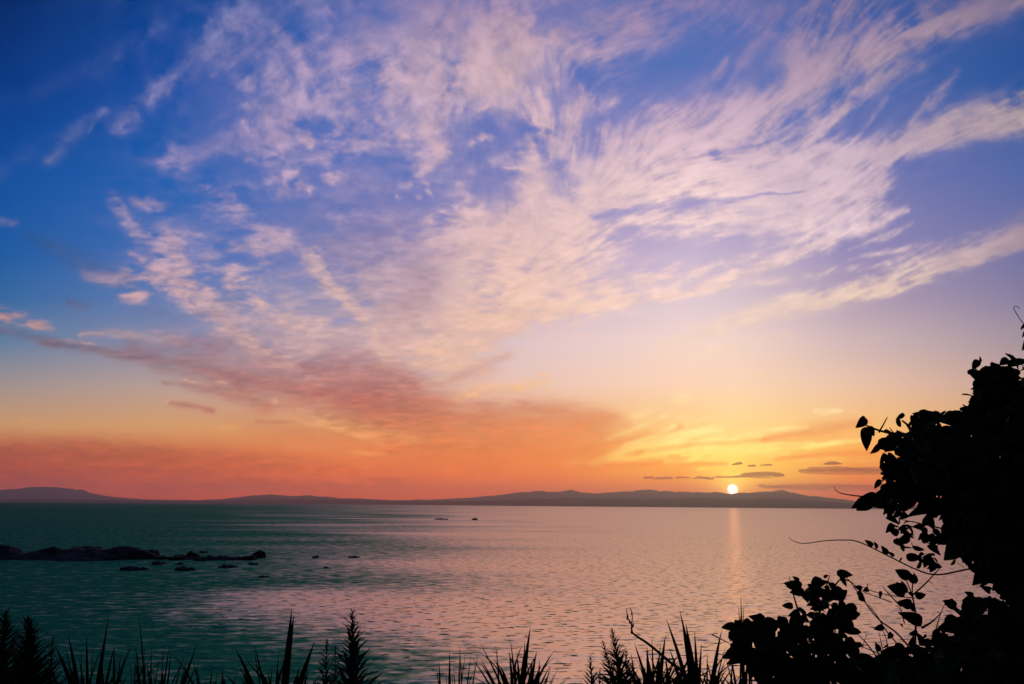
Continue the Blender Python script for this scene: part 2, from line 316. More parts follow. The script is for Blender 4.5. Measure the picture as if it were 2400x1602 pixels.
# small bright altocumulus: (x, y, half length, half width, angle, density)
PUFFS = [
    (698, 130, 22, 15, -60, .62), (714, 170, 24, 15, -65, .70), (650, 176, 26, 17, -70, .55), (588, 200, 17, 13, -70, .55), (648, 68, 26, 20, -55, .45),
    (552, 138, 36, 12, 25, .50), (530, 118, 16, 10, -30, .3), (575, 300, 20, 13, 90, .55), (612, 266, 26, 15, -60, .36), (684, 268, 18, 12, -10, .50), (720, 250, 24, 13, -20, .40),
    (658, 344, 20, 13, -35, .50), (712, 322, 26, 13, -50, .45), (726, 340, 13, 11, 0, .62), (635, 367, 13, 6, 0, .55), (580, 376, 14, 7, 10, .32), (664, 415, 30, 12, 10, .50), (694, 408, 14, 7, 10, .5),
    (780, 416, 24, 14, -15, .85), (722, 448, 14, 13, -60, .72), (684, 452, 12, 16, 80, .40), (656, 460, 9, 10, 0, .40), (346, 478, 44, 14, -12, .55), (372, 482, 16, 12, 0, .3), (288, 478, 22, 6, -50, .28),
    (20, 518, 16, 10, -20, .30), (410, 362, 26, 16, -60, .30), (215, 296, 16, 6, 50, .4), (312, 545, 18, 9, -10, .42), (320, 600, 26, 7, -14, .5), (415, 552, 34, 14, -10, .3),
    (452, 545, 42, 14, -15, .3), (650, 555, 36, 14, -30, .40), (560, 580, 16, 12, 0, .35), (532, 665, 22, 13, -20, .5), (486, 608, 24, 22, -30, .32), (320, 700, 28, 10, 10, .5), (610, 710, 20, 9, -10, .6),
    (408, 612, 18, 10, -60, .55), (376, 630, 36, 12, -15, .4), (440, 668, 18, 8, -30, .5), (525, 775, 16, 13, 20, .55), (606, 812, 16, 10, 60, .4), (704, 765, 22, 8, 10, .5), (510, 735, 26, 7, -8, .45),
    (742, 625, 14, 10, -50, .5), (760, 660, 16, 9, -30, .5), (795, 690, 16, 8, -20, .55), (830, 712, 18, 9, -30, .5), (848, 735, 12, 7, 10, .6),
    (872, 775, 16, 12, 0, .62), (888, 815, 18, 9, 20, .55), (912, 838, 14, 12, -50, .5), (950, 805, 26, 7, 12, .4),
    (1045, 45, 32, 18, 35, .40), (1140, 96, 30, 22, 20, .55), (1125, 118, 20, 14, -40, .5), (1075, 158, 22, 13, 20, .5), (1115, 165, 20, 12, -50, .45), (1170, 165, 22, 14, -60, .5), (1190, 195, 30, 15, -40, .55), (1212, 150, 14, 9, -70, .6),
    (1225, 85, 24, 18, 10, .42), (965, 155, 16, 12, -60, .35), (972, 210, 14, 9, -40, .4), (1070, 192, 13, 6, 10, .5), (1145, 192, 14, 7, 0, .4), (1136, 250, 14, 6, 35, .70), (1040, 230, 24, 9, 35, .35),
    (880, 112, 22, 9, -15, .40), (960, 105, 12, 10, 0, .3), (945, 322, 15, 10, -20, .75), (985, 312, 16, 12, 20, .55), (1003, 275, 12, 8, 50, .6), (1025, 340, 20, 13, 25, .75), (1010, 390, 17, 8, 20, .62), (990, 405, 12, 5, 30, .6),
    (1138, 323, 20, 8, -8, .72), (1106, 338, 12, 6, 5, .62), (1000, 435, 11, 5, 0, .7), (1008, 452, 13, 7, -40, .55), (974, 460, 9, 6, 0, .55), (938, 462, 6, 5, 0, .45), (948, 432, 14, 9, 0, .3), (888, 282, 24, 10, -30, .3), (805, 300, 7, 5, 0, .5), (812, 203, 8, 7, 0, .4), (870, 445, 30, 16, -20, .2),
    (1420, 240, 32, 19, 20, .62), (1412, 312, 26, 11, 60, .5), (1345, 285, 36, 14, 75, .5), (1262, 285, 26, 7, -60, .5), (1278, 255, 20, 6, -58, .6), (1285, 300, 18, 6, -62, .5), (1225, 270, 18, 5, -65, .5), (1245, 345, 16, 8, -50, .5),
    (1298, 372, 14, 7, 70, .5), (1275, 430, 30, 15, -60, .35), (1256, 470, 14, 24, -10, .4), (1200, 397, 18, 4, -6, .4), (1085, 440, 20, 26, 0, .3), (1005, 520, 14, 16, 0, .4), (1310, 520, 30, 20, 60, .35),
    (1330, 720, 22, 7, 30, .4), (1360, 788, 16, 5, 10, .4), (1350, 745, 26, 8, 50, .35), (1160, 898, 9, 4, 0, .4), (1230, 890, 9, 3, 10, .4), (1272, 880, 14, 4, 5, .5), (1290, 910, 16, 5, -5, .5), (1100, 925, 18, 6, 5, .5), (1190, 915, 30, 6, 5, .35), (1240, 905, 24, 5, 10, .35), (1200, 932, 26, 4, 5, .35),
    (525, 1005, 22, 6, 5, .4), (390, 940, 12, 3, -10, .4), (452, 892, 22, 3, -6, .5), (520, 895, 14, 3, -14, .6), (200, 805, 30, 3, -5, .5), (282, 826, 24, 3, -3, .6), (140, 798, 30, 4, -3, .35),
]
# (from x, y, to x, y, number, spread, size, density)
PUFF_ROWS = [
    (722, 585, 765, 665, 16, 7, 7, .75), (765, 660, 850, 750, 26, 9, 8, .75), (862, 750, 918, 850, 20, 9, 8, .65), (385, 550, 420, 660, 16, 14, 10, .55),
    (400, 640, 580, 800, 34, 18, 11, .6), (560, 580, 680, 570, 9, 14, 12, .4), (620, 720, 760, 790, 18, 22, 11, .45), (560, 800, 700, 830, 14, 14, 9, .45),
    (1110, 925, 1290, 888, 26, 9, 6, .5), (1000, 290, 1030, 390, 14, 16, 9, .6), (640, 420, 720, 455, 10, 14, 8, .5), (640, 250, 730, 330, 12, 26, 11, .4),
    (1230, 235, 1290, 345, 16, 12, 6, .5), (940, 175, 1210, 160, 26, 40, 13, .4), (1040, 40, 1220, 110, 18, 24, 12, .4), (550, 180, 640, 280, 10, 26, 11, .4),
    (850, 790, 1000, 760, 16, 18, 9, .4), (540, 905, 760, 985, 20, 10, 6, .45), (1210, 360, 1260, 480, 16, 14, 9, .5), (240, 640, 420, 670, 14, 14, 9, .4),
]
SHADES = [
    ([(-30, 770, 12), (60, 788, 12), (130, 803, 12)], .60, 2, 1, 1, .5),
    ([(95, 805, 5), (180, 812, 11), (300, 832, 12), (340, 838, 6)], .85, 2, 1, 1, .3),
    ([(310, 815, 20), (380, 845, 30), (470, 862, 30), (560, 885, 32)], .80, 2, 1, 1, .8),
    ([(400, 790, 20), (480, 805, 28), (560, 820, 30), (680, 865, 36)], .55),
    ([(380, 892, 6), (450, 900, 13), (540, 920, 18), (620, 945, 20)], .70, 2, 1, 1, .5),
    ([(400, 944, 5), (440, 950, 8), (496, 960, 6)], .78, 2, 1, 1, .4),
    ([(600, 985, 4), (690, 986, 5)], .5, 2, 1, 1, .3),
    ([(560, 885, 26), (680, 900, 36), (800, 915, 62), (900, 945, 74), (1010, 970, 62)], .90, 2.2, 1, .9, .8),
    ([(720, 860, 30), (800, 850, 46), (900, 870, 46), (980, 900, 40)], .78),
    ([(860, 940, 70), (1000, 1000, 60), (1150, 1010, 66), (1300, 1010, 50), (1420, 1000, 40)], .80, 2.2, 1, 1.1, .7),
    ([(1140, 965, 24), (1260, 965, 28), (1390, 985, 26), (1470, 990, 14)], .60),
    ([(920, 1050, 30), (1200, 1075, 60), (1400, 1075, 34)], .60),
    ([(1010, 640, 50), (990, 690, 56), (950, 715, 50)], .85),
    ([(1060, 880, 14), (1120, 862, 22), (1190, 830, 12)], .45, 1.6, 1, 1, 1.0),
    ([(1060, 790, 10), (1180, 785, 14), (1240, 760, 8)], .30),
    ([(900, 790, 16), (980, 780, 20), (1040, 770, 10)], .35),
    ([(-40, 1075, 62), (100, 1072, 50), (300, 1078, 48), (480, 1090, 44), (640, 1098, 36), (800, 1108, 24), (920, 1116, 14)], .90, 3.0, 1, 2.2, .45),
    ([(1330, 1062, 7), (1480, 1030, 9), (1600, 1000, 8)], .45, 2, 1, 1, .4),
    ([(1420, 1094, 6), (1560, 1084, 6), (1700, 1086, 5)], .5, 2, 1, 1, .4),
    ([(1500, 1062, 5), (1640, 1040, 6), (1800, 1030, 6)], .42, 2, 1, 1, .4),
    ([(1820, 1075, 6), (1950, 1062, 7), (2080, 1060, 6)], .5, 2, 1, 1, .4),
    ([(1800, 1028, 10), (1880, 1012, 17), (1960, 1000, 16), (2030, 985, 10)], .72, 2, 1, 1, .4),
    ([(80, 560, 16), (170, 600, 26), (240, 635, 26), (300, 660, 20)], .42, 2, 1, 1, .6),
    ([(500, 740, 14), (560, 760, 16)], .4),
    ([(300, 730, 14), (420, 740, 18), (560, 700, 20)], .25),
    ([(160, 710, 9), (185, 718, 12), (205, 722, 8)], .55, 2, 1, 1, .4),
    ([(445, 708, 4), (455, 712, 4)], .7, 2, 1, 1, .3),
    ([(560, 900, 16), (700, 950, 20), (800, 985, 12)], .35),
]
SHADE_PATCHES = [
    (880, 640, 160, 130, -60, .48), (1000, 560, 60, 100, 70, .22), (700, 820, 220, 60, -15, .30), (420, 820, 200, 40, -10, .25), (1220, 880, 200, 60, 0, .0),
    (1420, 1030, 120, 50, 10, .30), (700, 1110, 400, 40, 0, .25), (700, 1000, 160, 34, -10, .28),
]
# colours (display values) of the clear air, of lit cloud and of shaded cloud, by bearing (column) and height (stop)
CLEAR = {
    0: [(0, 0, 38, 100), (200, 0, 55, 132), (400, 4, 78, 158), (600, 14, 92, 165), (700, 45, 105, 165), (800, 95, 130, 170), (900, 160, 152, 160), (1000, 205, 160, 125), (1060, 202, 120, 85), (1110, 198, 90, 60), (1155, 205, 75, 46)],
    400: [(0, 2, 64, 142), (200, 8, 78, 162), (400, 20, 95, 175), (600, 55, 110, 185), (700, 88, 125, 185), (800, 135, 145, 180), (900, 185, 165, 165), (1000, 215, 165, 120), (1060, 212, 125, 80), (1110, 210, 100, 60), (1155, 215, 85, 50)],
    800: [(0, 45, 94, 170), (200, 64, 106, 184), (400, 86, 114, 186), (600, 118, 126, 184), (700, 140, 145, 190), (800, 170, 160, 190), (900, 200, 170, 175), (1000, 225, 160, 115), (1060, 230, 135, 80), (1110, 230, 118, 66), (1155, 226, 98, 58)],
    1200: [(0, 84, 108, 178), (200, 90, 112, 184), (400, 108, 120, 186), (600, 168, 152, 194), (700, 196, 174, 204), (800, 224, 202, 212), (900, 236, 202, 196), (1000, 240, 172, 124), (1060, 242, 148, 80), (1110, 243, 132, 60), (1155, 236, 106, 52)],
    1600: [(0, 76, 108, 176), (150, 74, 110, 182), (400, 140, 136, 194), (580, 196, 178, 210), (700, 228, 206, 219), (800, 248, 220, 214), (900, 254, 218, 196), (1000, 254, 212, 142), (1060, 255, 190, 80), (1110, 255, 172, 58), (1155, 246, 118, 40)],
    1720: [(0, 72, 104, 174), (200, 76, 110, 182), (400, 134, 134, 194), (580, 188, 172, 206), (700, 220, 200, 213), (800, 246, 218, 212), (900, 254, 220, 196), (1000, 254, 224, 160), (1060, 255, 230, 130), (1110, 255, 228, 100), (1155, 255, 165, 45)],
    2000: [(0, 62, 92, 160), (200, 66, 102, 174), (400, 108, 117, 180), (600, 150, 140, 186), (700, 180, 160, 186), (800, 210, 186, 192), (900, 236, 200, 182), (1000, 250, 200, 130), (1060, 253, 182, 78), (1110, 250, 150, 52), (1155, 236, 88, 40)],
    2400: [(0, 40, 78, 146), (200, 34, 84, 154), (400, 80, 104, 168), (600, 114, 116, 165), (700, 135, 128, 165), (800, 165, 150, 165), (900, 195, 165, 160), (1000, 216, 166, 130), (1060, 222, 150, 98), (1110, 216, 110, 58), (1155, 205, 80, 46)],
}
LIT = {
    0: [(0, 40, 85, 142), (300, 80, 110, 160), (500, 140, 135, 165), (720, 200, 148, 138), (850, 205, 152, 142), (1000, 218, 160, 110), (1100, 216, 112, 68), (1160, 214, 95, 55)],
    400: [(0, 95, 118, 175), (300, 150, 140, 186), (500, 172, 152, 182), (650, 198, 164, 176), (800, 215, 172, 168), (1000, 236, 175, 118), (1100, 228, 122, 72), (1160, 222, 100, 56)],
    800: [(0, 150, 135, 180), (200, 192, 165, 190), (450, 196, 166, 190), (650, 228, 190, 180), (800, 232, 190, 178), (1000, 240, 186, 130), (1100, 240, 140, 78), (1160, 234, 110, 58)],
    1200: [(0, 178, 148, 174), (150, 214, 180, 184), (350, 214, 182, 192), (550, 234, 196, 190), (700, 246, 204, 184), (800, 243, 198, 170), (1000, 246, 190, 130), (1100, 246, 150, 82), (1160, 240, 118, 56)],
    1600: [(0, 150, 128, 168), (200, 188, 158, 188), (350, 232, 198, 206), (450, 252, 218, 213), (650, 254, 219, 209), (800, 253, 222, 202), (950, 255, 230, 180), (1020, 255, 248, 178), (1070, 255, 246, 150), (1110, 255, 220, 100), (1160, 252, 150, 55)],
    2000: [(0, 150, 128, 158), (200, 188, 160, 174), (400, 216, 188, 202), (550, 240, 210, 214), (700, 246, 216, 194), (800, 228, 198, 194), (950, 255, 226, 190), (1050, 255, 238, 150), (1110, 250, 160, 70), (1160, 240, 110, 50)],
    2400: [(0, 148, 128, 146), (280, 190, 166, 164), (400, 184, 158, 162), (580, 175, 150, 162), (700, 202, 172, 166), (1000, 230, 180, 140), (1100, 220, 120, 70), (1160, 210, 90, 50)],
}
SHADE = {
    0: [(500, 20, 75, 130), (700, 60, 85, 125), (800, 112, 104, 124), (900, 160, 120, 115), (1020, 180, 100, 82), (1060, 168, 84, 60), (1100, 176, 76, 50), (1160, 200, 74, 44)],
    400: [(600, 80, 105, 150), (780, 130, 118, 148), (850, 150, 118, 130), (950, 184, 128, 122), (1030, 186, 100, 76), (1060, 184, 94, 64), (1100, 194, 90, 55), (1160, 210, 86, 48)],
    800: [(500, 120, 115, 165), (700, 165, 140, 165), (850, 172, 118, 132), (930, 180, 102, 98), (1030, 212, 124, 84), (1100, 226, 116, 62), (1160, 224, 96, 55)],
    1200: [(300, 150, 130, 165), (650, 175, 145, 165), (800, 192, 152, 156), (930, 192, 118, 104), (1000, 222, 136, 90), (1100, 240, 130, 60), (1160, 236, 104, 52)],
    1600: [(500, 170, 155, 195), (700, 210, 180, 195), (900, 240, 180, 150), (1000, 238, 152, 92), (1100, 250, 142, 52), (1160, 240, 100, 40)],
    2000: [(500, 150, 140, 185), (900, 230, 180, 160), (1010, 246, 150, 84), (1100, 238, 130, 60), (1160, 226, 88, 42)],
    2400: [(500, 120, 115, 160), (900, 200, 160, 150), (1010, 218, 145, 100), (1100, 215, 112, 60), (1160, 200, 80, 45)],
}

def lin(c):
    c = c / 255.0
    return c / 12.92 if c <= 0.04045 else ((c + 0.055) / 1.055) ** 2.4

world = bpy.data.worlds.new("World")
scene.world = world
world.use_nodes = True
WT = world.node_tree
WT.nodes.clear()

class NG:
    """short hand for wiring shader nodes"""
    def __init__(self, tree): self.t = tree
    def new(self, kind, **kw):
        n = self.t.nodes.new(kind)
        for k, v in kw.items(): setattr(n, k, v)
        return n
    def put(self, sock, v):
        if isinstance(v, bpy.types.NodeSocket): self.t.links.new(v, sock)
        elif v is not None: sock.default_value = v
    def math(self, op, a, b=None, c=None, clamp=False):
        n = self.new('ShaderNodeMath', operation=op, use_clamp=clamp)
        for s, v in zip(n.inputs, (a, b, c)): self.put(s, v)
        return n.outputs[0]
    def vec(self, op, a, b=None, out=0):
        n = self.new('ShaderNodeVectorMath', operation=op)
        self.put(n.inputs[0], a); self.put(n.inputs[1], b)
        return n.outputs[out]
    def dot(self, a, v): return self.vec('DOT_PRODUCT', a, tuple(v), 1)
    def mix(self, f, a, b, blend='MIX'):
        n = self.new('ShaderNodeMix', data_type='RGBA', blend_type=blend)
        self.put(n.inputs[0], f); self.put(n.inputs[6], a); self.put(n.inputs[7], b)
        return n.outputs[2]
    def mapr(self, v, a, b, c=0.0, d=1.0, smooth=False):
        n = self.new('ShaderNodeMapRange', interpolation_type='SMOOTHSTEP' if smooth else 'LINEAR')
        for s, x in zip(n.inputs, (v, a, b, c, d)): self.put(s, x)
        return n.outputs[0]
    def ramp(self, f, stops, interp='LINEAR'):
        n = self.new('ShaderNodeValToRGB')
        n.color_ramp.interpolation = interp
        e = n.color_ramp.elements
        while len(e) > 1: e.remove(e[-1])
        e[0].position = stops[0][0]; e[0].color = stops[0][1]
        for p, c in stops[1:]:
            k = e.new(p); k.color = c
        self.put(n.inputs[0], f)
        return n.outputs[0]

def build_world():
    g = NG(WT)
    d = g.new('ShaderNodeTexCoord').outputs['Generated']
    d = g.vec('NORMALIZE', d)
    f = g.dot(d, FWD)
    fs = g.math('MAXIMUM', f, 0.02)
    gx = g.math('MULTIPLY_ADD', g.math('DIVIDE', g.dot(d, RGT), fs), FOC, 1200.0)
    gy = g.math('MULTIPLY_ADD', g.math('DIVIDE', g.dot(d, UP), fs), -FOC, 801.0)
    t = g.math('MULTIPLY', gy, 1 / 1200.0, clamp=True)
    uv = g.new('ShaderNodeCombineXYZ')
    g.put(uv.inputs[0], g.mapr(gx, CX0, CX1)); g.put(uv.inputs[1], g.mapr(gy, CY1, CY0))
    im = g.new('ShaderNodeTexImage', image=cloud_cover(), extension='EXTEND', interpolation='Cubic')
    g.put(im.inputs[0], uv.outputs[0])
    ch = g.new('ShaderNodeSeparateColor'); g.put(ch.inputs[0], im.outputs[0])
    lit, shd, thick = ch.outputs

    def field(table):
        cols = sorted(table)
        out = None
        for a, k in enumerate(cols):
            rp = g.ramp(t, [(s[0] / 1200.0, tuple(lin(c) for c in s[1:]) + (1,)) for s in table[k]], 'LINEAR')
            out = rp if out is None else g.mix(g.mapr(gx, cols[a - 1], k), out, rp)
        return out
    sky = field(CLEAR)
    def times(col, k):
        v_ = g.new('ShaderNodeCombineXYZ')
        for s_ in v_.inputs: g.put(s_, k)
        return g.vec('MULTIPLY', col, v_.outputs[0])
    sky = g.mix(shd, sky, times(field(SHADE), g.mapr(thick, 0.1, 0.9, 0.74, 1.22)))
    lc = field(LIT)
    lc = times(lc, g.mapr(thick, 0.0, 1.0, 0.80, 1.16))
    lf = g.math('MULTIPLY', lit, g.math('MULTIPLY_ADD', shd, -0.72, 1.0))
    sky = g.mix(lf, sky, lc)
    # the last band above the sea is brightest: what the haze over the water takes away
    zz = g.new('ShaderNodeSeparateXYZ'); g.put(zz.inputs[0], d)
    band = g.math('POWER', 2.718, g.math('MULTIPLY', g.math('MAXIMUM', zz.outputs[2], 0.0), -15.0))
    bv = g.new('ShaderNodeCombineXYZ')
    for s, k in zip(bv.inputs, LOW_BOOST): g.put(s, g.math('MULTIPLY_ADD', band, k, 1.0))
    sky = g.vec('MULTIPLY', sky, bv.outputs[0])
    # the low sun and its aureole
    ca = g.math('ARCCOSINE', g.math('MINIMUM', g.dot(d, SUN_DIR), 0.9999999))
    deg = g.math('MULTIPLY', ca, 180 / math.pi)
    disc = g.mapr(deg, 0.46, 0.26, 0.0, 1.0, True)
    glow = g.math('MULTIPLY', g.math('POWER', 2.718, g.math('MULTIPLY', deg, -1.35)), 2.0)
    glow2 = g.math('MULTIPLY', g.math('POWER', 2.718, g.math('MULTIPLY', deg, -0.26)), 0.2)
    sky = g.mix(glow, sky, (1.0, 0.66, 0.12, 1), 'ADD')
    sky = g.mix(glow2, sky, (1.0, 0.62, 0.12, 1), 'ADD')
    sky = g.mix(disc, sky, (5.0, 4.6, 3.6, 1))
    bg = g.new('ShaderNodeBackground'); g.put(bg.inputs[0], sky); bg.inputs[1].default_value = 1.0
    # the rest of the dome: plain dusk sky
    st = g.new('ShaderNodeTexSky', sky_type='NISHITA', sun_disc=False)
    st.sun_elevation = SUN_EL; st.sun_rotation = SUN_AZ
    bg2 = g.new('ShaderNodeBackground'); g.put(bg2.inputs[0], st.outputs[0]); bg2.inputs[1].default_value = 0.025
    mx = g.new('ShaderNodeMixShader')
    g.put(mx.inputs[0], g.mapr(f, 0.25, 0.6, 0, 1, True))
    g.put(mx.inputs[1], bg2.outputs[0]); g.put(mx.inputs[2], bg.outputs[0])
    o = g.new('ShaderNodeOutputWorld')
    g.put(o.inputs[0], mx.outputs[0])
build_world()

# ------------------------------------------------------------------ helpers for objects
def material(name, col, rough=0.8, spec=0.3, noise=None, trans=0.0):
    m_ = bpy.data.materials.new(name); m_.use_nodes = True
    g = NG(m_.node_tree); b = m_.node_tree.nodes['Principled BSDF']
    b.inputs['Roughness'].default_value = rough
    b.inputs['Specular IOR Level'].default_value = spec
    if noise:
        tc = g.new('ShaderNodeTexCoord').outputs['Object']
        n = g.new('ShaderNodeTexNoise'); n.inputs['Scale'].default_value = noise; n.inputs['Detail'].default_value = 5
        g.put(n.inputs['Vector'], tc)
        a = tuple(c * 0.55 for c in col) + (1,); z = tuple(c * 1.5 for c in col) + (1,)
        g.put(b.inputs['Base Color'], g.mix(g.mapr(n.outputs[0], 0.3, 0.7), a, z))
    else:
        b.inputs['Base Color'].default_value = tuple(col) + (1,)
    return m_

def link(name, verts, faces, mat=None, parent=None, smooth=False):
    me = bpy.data.meshes.new(name)
    me.from_pydata([tuple(v) for v in verts], [], faces)
    if smooth: me.polygons.foreach_set('use_smooth', [True] * len(me.polygons))
    me.update()
    o = bpy.data.objects.new(name, me)
    COL.objects.link(o)
    if mat: me.materials.append(mat)
    if parent: o.parent = parent
    return o
def grid_mesh(name, P, mat=None, smooth=True):
    """P: (rows, cols, 3) array"""
    n, m_ = P.shape[:2]
    me = bpy.data.meshes.new(name)
    me.vertices.add(n * m_)
    me.vertices.foreach_set('co', P.astype(np.float32).ravel())
    i = np.arange((n - 1) * (m_ - 1)); r_, c_ = i // (m_ - 1), i % (m_ - 1)
    q = np.stack([r_ * m_ + c_, r_ * m_ + c_ + 1, (r_ + 1) * m_ + c_ + 1, (r_ + 1) * m_ + c_], 1).astype(np.int32)
    me.loops.add(q.size); me.polygons.add(len(q))
    me.loops.foreach_set('vertex_index', q.ravel())
    me.polygons.foreach_set('loop_start', np.arange(0, q.size, 4, dtype=np.int32))
    me.polygons.foreach_set('loop_total', np.full(len(q), 4, np.int32))
    me.update(calc_edges=True); me.validate()
    if smooth: me.polygons.foreach_set('use_smooth', np.ones(len(q), bool))
    o = bpy.data.objects.new(name, me)
    COL.objects.link(o)
    if mat: me.materials.append(mat)
    return o
def tag(o, label=None, cat=None, group=None, kind=None):
    if label: o['label'] = label
    if cat: o['category'] = cat
    if group: o['group'] = group
    if kind: o['kind'] = kind
    return o
def empty(name, loc):
    o = bpy.data.objects.new(name, None); COL.objects.link(o)
    o.location = loc; o.empty_display_size = 0.2
    return o

# ------------------------------------------------------------------ the sea
def water_material():
    m_ = bpy.data.materials.new("sea_water"); m_.use_nodes = True
    g = NG(m_.node_tree); b = m_.node_tree.nodes['Principled BSDF']
    pos = g.new('ShaderNodeNewGeometry').outputs['Position']
    nrm = g.new('ShaderNodeNewGeometry').outputs['Normal']
    def ripple(scale, sx, sy, rot, amt, seed, detail=2.0):
        mp = g.new('ShaderNodeMapping')
        mp.inputs['Location'].default_value = (seed, seed * 1.7, seed * 0.3)
        mp.inputs['Rotation'].default_value = (0, 0, rot)
        mp.inputs['Scale'].default_value = (sx, sy, 1)
        g.put(mp.inputs[0], pos)
        n = g.new('ShaderNodeTexNoise'); n.inputs['Scale'].default_value = scale; n.inputs['Detail'].default_value = detail
        n.inputs['Roughness'].default_value = 0.55
        g.put(n.inputs['Vector'], mp.outputs[0])
        v = g.vec('SUBTRACT', n.outputs['Color'], (0.5, 0.5, 0.5))
        return v, amt
    # patches of wind and calm
    mp = g.new('ShaderNodeMapping'); mp.inputs['Scale'].default_value = (0.35, 1.0, 1); mp.inputs['Rotation'].default_value = (0, 0, -0.15); g.put(mp.inputs[0], pos)
    pn = g.new('ShaderNodeTexNoise'); pn.inputs['Scale'].default_value = 0.018; pn.inputs['Detail'].default_value = 3; g.put(pn.inputs['Vector'], mp.outputs[0])
    sp = g.new('ShaderNodeSeparateXYZ'); g.put(sp.inputs[0], pos)
    far = g.mapr(sp.outputs[1], 300, 2500, 0, 1, True)
    mp2 = g.new('ShaderNodeMapping'); mp2.inputs['Scale'].default_value = (0.0009, 0.012, 1); mp2.inputs['Rotation'].default_value = (0, 0, 0.02); g.put(mp2.inputs[0], pos)
    ln = g.new('ShaderNodeTexNoise'); ln.inputs['Scale'].default_value = 1.0; ln.inputs['Detail'].default_value = 3; g.put(ln.inputs['Vector'], mp2.outputs[0])
    slick = g.mapr(ln.outputs[0], 0.56, 0.66, 0, 1, True)
    slick = g.math('MULTIPLY', slick, g.mapr(sp.outputs[1], 350, 700, 0, 1, True))
    # the breeze ruffles the water off the left-hand shore; the bay to the right lies calmer; this mask also tints the reflection
    px, py = sp.outputs[0], sp.outputs[1]
    wob = g.mapr(pn.outputs[0], 0.3, 0.7, -0.16, 0.16)
    ratio = g.math('DIVIDE', px, g.math('ADD', g.math('MAXIMUM', py, 0.0), 25.0))
    ruf = g.mapr(g.math('ADD', ratio, wob), 0.12, -0.44, 0.0, 1.0, True)
    mp3 = g.new('ShaderNodeMapping'); mp3.inputs['Scale'].default_value = (0.42, 1.0, 1); mp3.inputs['Rotation'].default_value = (0, 0, -0.22); g.put(mp3.inputs[0], pos)
    fl = g.new('ShaderNodeTexNoise'); fl.inputs['Scale'].default_value = 0.75; fl.inputs['Detail'].default_value = 4; fl.inputs['Roughness'].default_value = 0.65; g.put(fl.inputs['Vector'], mp3.outputs[0])
    fleck = g.math('SUBTRACT', fl.outputs[0], 0.5)
    # a smooth tongue of water between the ruffled patches, about 100 m out
    lane = g.math('DIVIDE', g.math('SUBTRACT', py, g.math('MULTIPLY_ADD', px, -0.25, 93.0)), 13.0)
    lane = g.math('POWER', 2.718, g.math('MULTIPLY', g.math('MULTIPLY', lane, lane), -1.0))
    lane = g.math('MULTIPLY', lane, g.mapr(g.math('ADD', px, g.math('MULTIPLY', wob, 60.0)), -45.0, -22.0, 0, 1, True))
    near = g.mapr(py, 90.0, 45.0, 0.0, 0.45, True)
    near = g.math('MULTIPLY', near, g.mapr(ratio, 0.10, -0.12, 0, 1, True))
    ruf = g.math('ADD', ruf, near, clamp=True)
    ruf = g.math('MULTIPLY', ruf, g.math('MULTIPLY_ADD', lane, -0.8, 1.0))
    ruf = g.math('MULTIPLY', ruf, g.mapr(slick, 0, 1, 1.0, 0.9))
    ruf = g.math('ADD', ruf, g.math('MULTIPLY', fleck, g.mapr(ruf, 0.0, 0.5, 0.7, 2.4)), clamp=True)
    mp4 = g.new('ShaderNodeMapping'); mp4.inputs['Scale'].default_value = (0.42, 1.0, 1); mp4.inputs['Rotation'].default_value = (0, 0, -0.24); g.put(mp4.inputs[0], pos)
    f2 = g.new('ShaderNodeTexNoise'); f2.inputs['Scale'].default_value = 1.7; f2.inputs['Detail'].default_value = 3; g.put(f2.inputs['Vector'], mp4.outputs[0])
    crest = g.math('MULTIPLY', g.mapr(f2.outputs[0], FLECK0, FLECK0 + 0.05, 0.0, 0.95, True), g.mapr(pn.outputs[0], 0.25, 0.6, 0.5, 1.0))  # dark flecks: wave shading painted into the colour, no raised crests
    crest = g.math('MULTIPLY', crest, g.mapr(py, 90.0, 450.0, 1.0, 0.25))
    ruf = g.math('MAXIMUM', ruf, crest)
    wind = g.mapr(ruf, 0, 1, WIND_LO, WIND_HI)
    wind = g.math('MULTIPLY', wind, g.mapr(slick, 0, 1, 1.0, 0.7))
    wind = g.math('MULTIPLY', wind, g.mapr(py, 60.0, 420.0, 1.0, 0.0))      # farther ripples are too small to see singly: roughness takes over
    tot = None
    for v, a in (ripple(0.55, 0.6, 1.25, -0.22, RIP1, 3.1), ripple(1.7, 0.6, 1.2, -0.30, RIP2, 9.7), ripple(5.0, 0.7, 1.1, -0.1, RIP3, 17.0)):
        mv = g.new('ShaderNodeVectorMath', operation='SCALE'); g.put(mv.inputs[0], v); mv.inputs['Scale'].default_value = a
        tot = mv.outputs[0] if tot is None else g.vec('ADD', tot, mv.outputs[0])
    sc = g.new('ShaderNodeVectorMath', operation='SCALE'); g.put(sc.inputs[0], tot); g.put(sc.inputs['Scale'], wind)
    flatv = g.vec('MULTIPLY', sc.outputs[0], (1, 1, 0))
    nn = g.vec('NORMALIZE', g.vec('ADD', nrm, flatv))
    g.put(b.inputs['Normal'], nn)
    b.inputs['Base Color'].default_value = WATER_COL
    rough = g.mapr(ruf, 0, 1, WATER_ROUGH, WATER_ROUGH2)
    rough = g.math('ADD', rough, g.mapr(py, 60.0, 420.0, -0.02, 0.0))
    g.put(b.inputs['Roughness'], rough)
    b.distribution = 'MULTI_GGX'
    added_gloss = g.new('ShaderNodeBsdfGlossy', distribution='MULTI_GGX')      # added gloss layer; its tint paints the reflected sky into the colour
    g.put(added_gloss.inputs['Color'], g.mix(crest, g.mix(g.mapr(ruf, 0.25, 0.9), REFLECT_TINT, REFLECT_TINT2), (0.03, 0.16, 0.11, 1)))  # warm to dark teal: bright and dim reflections put in as colour
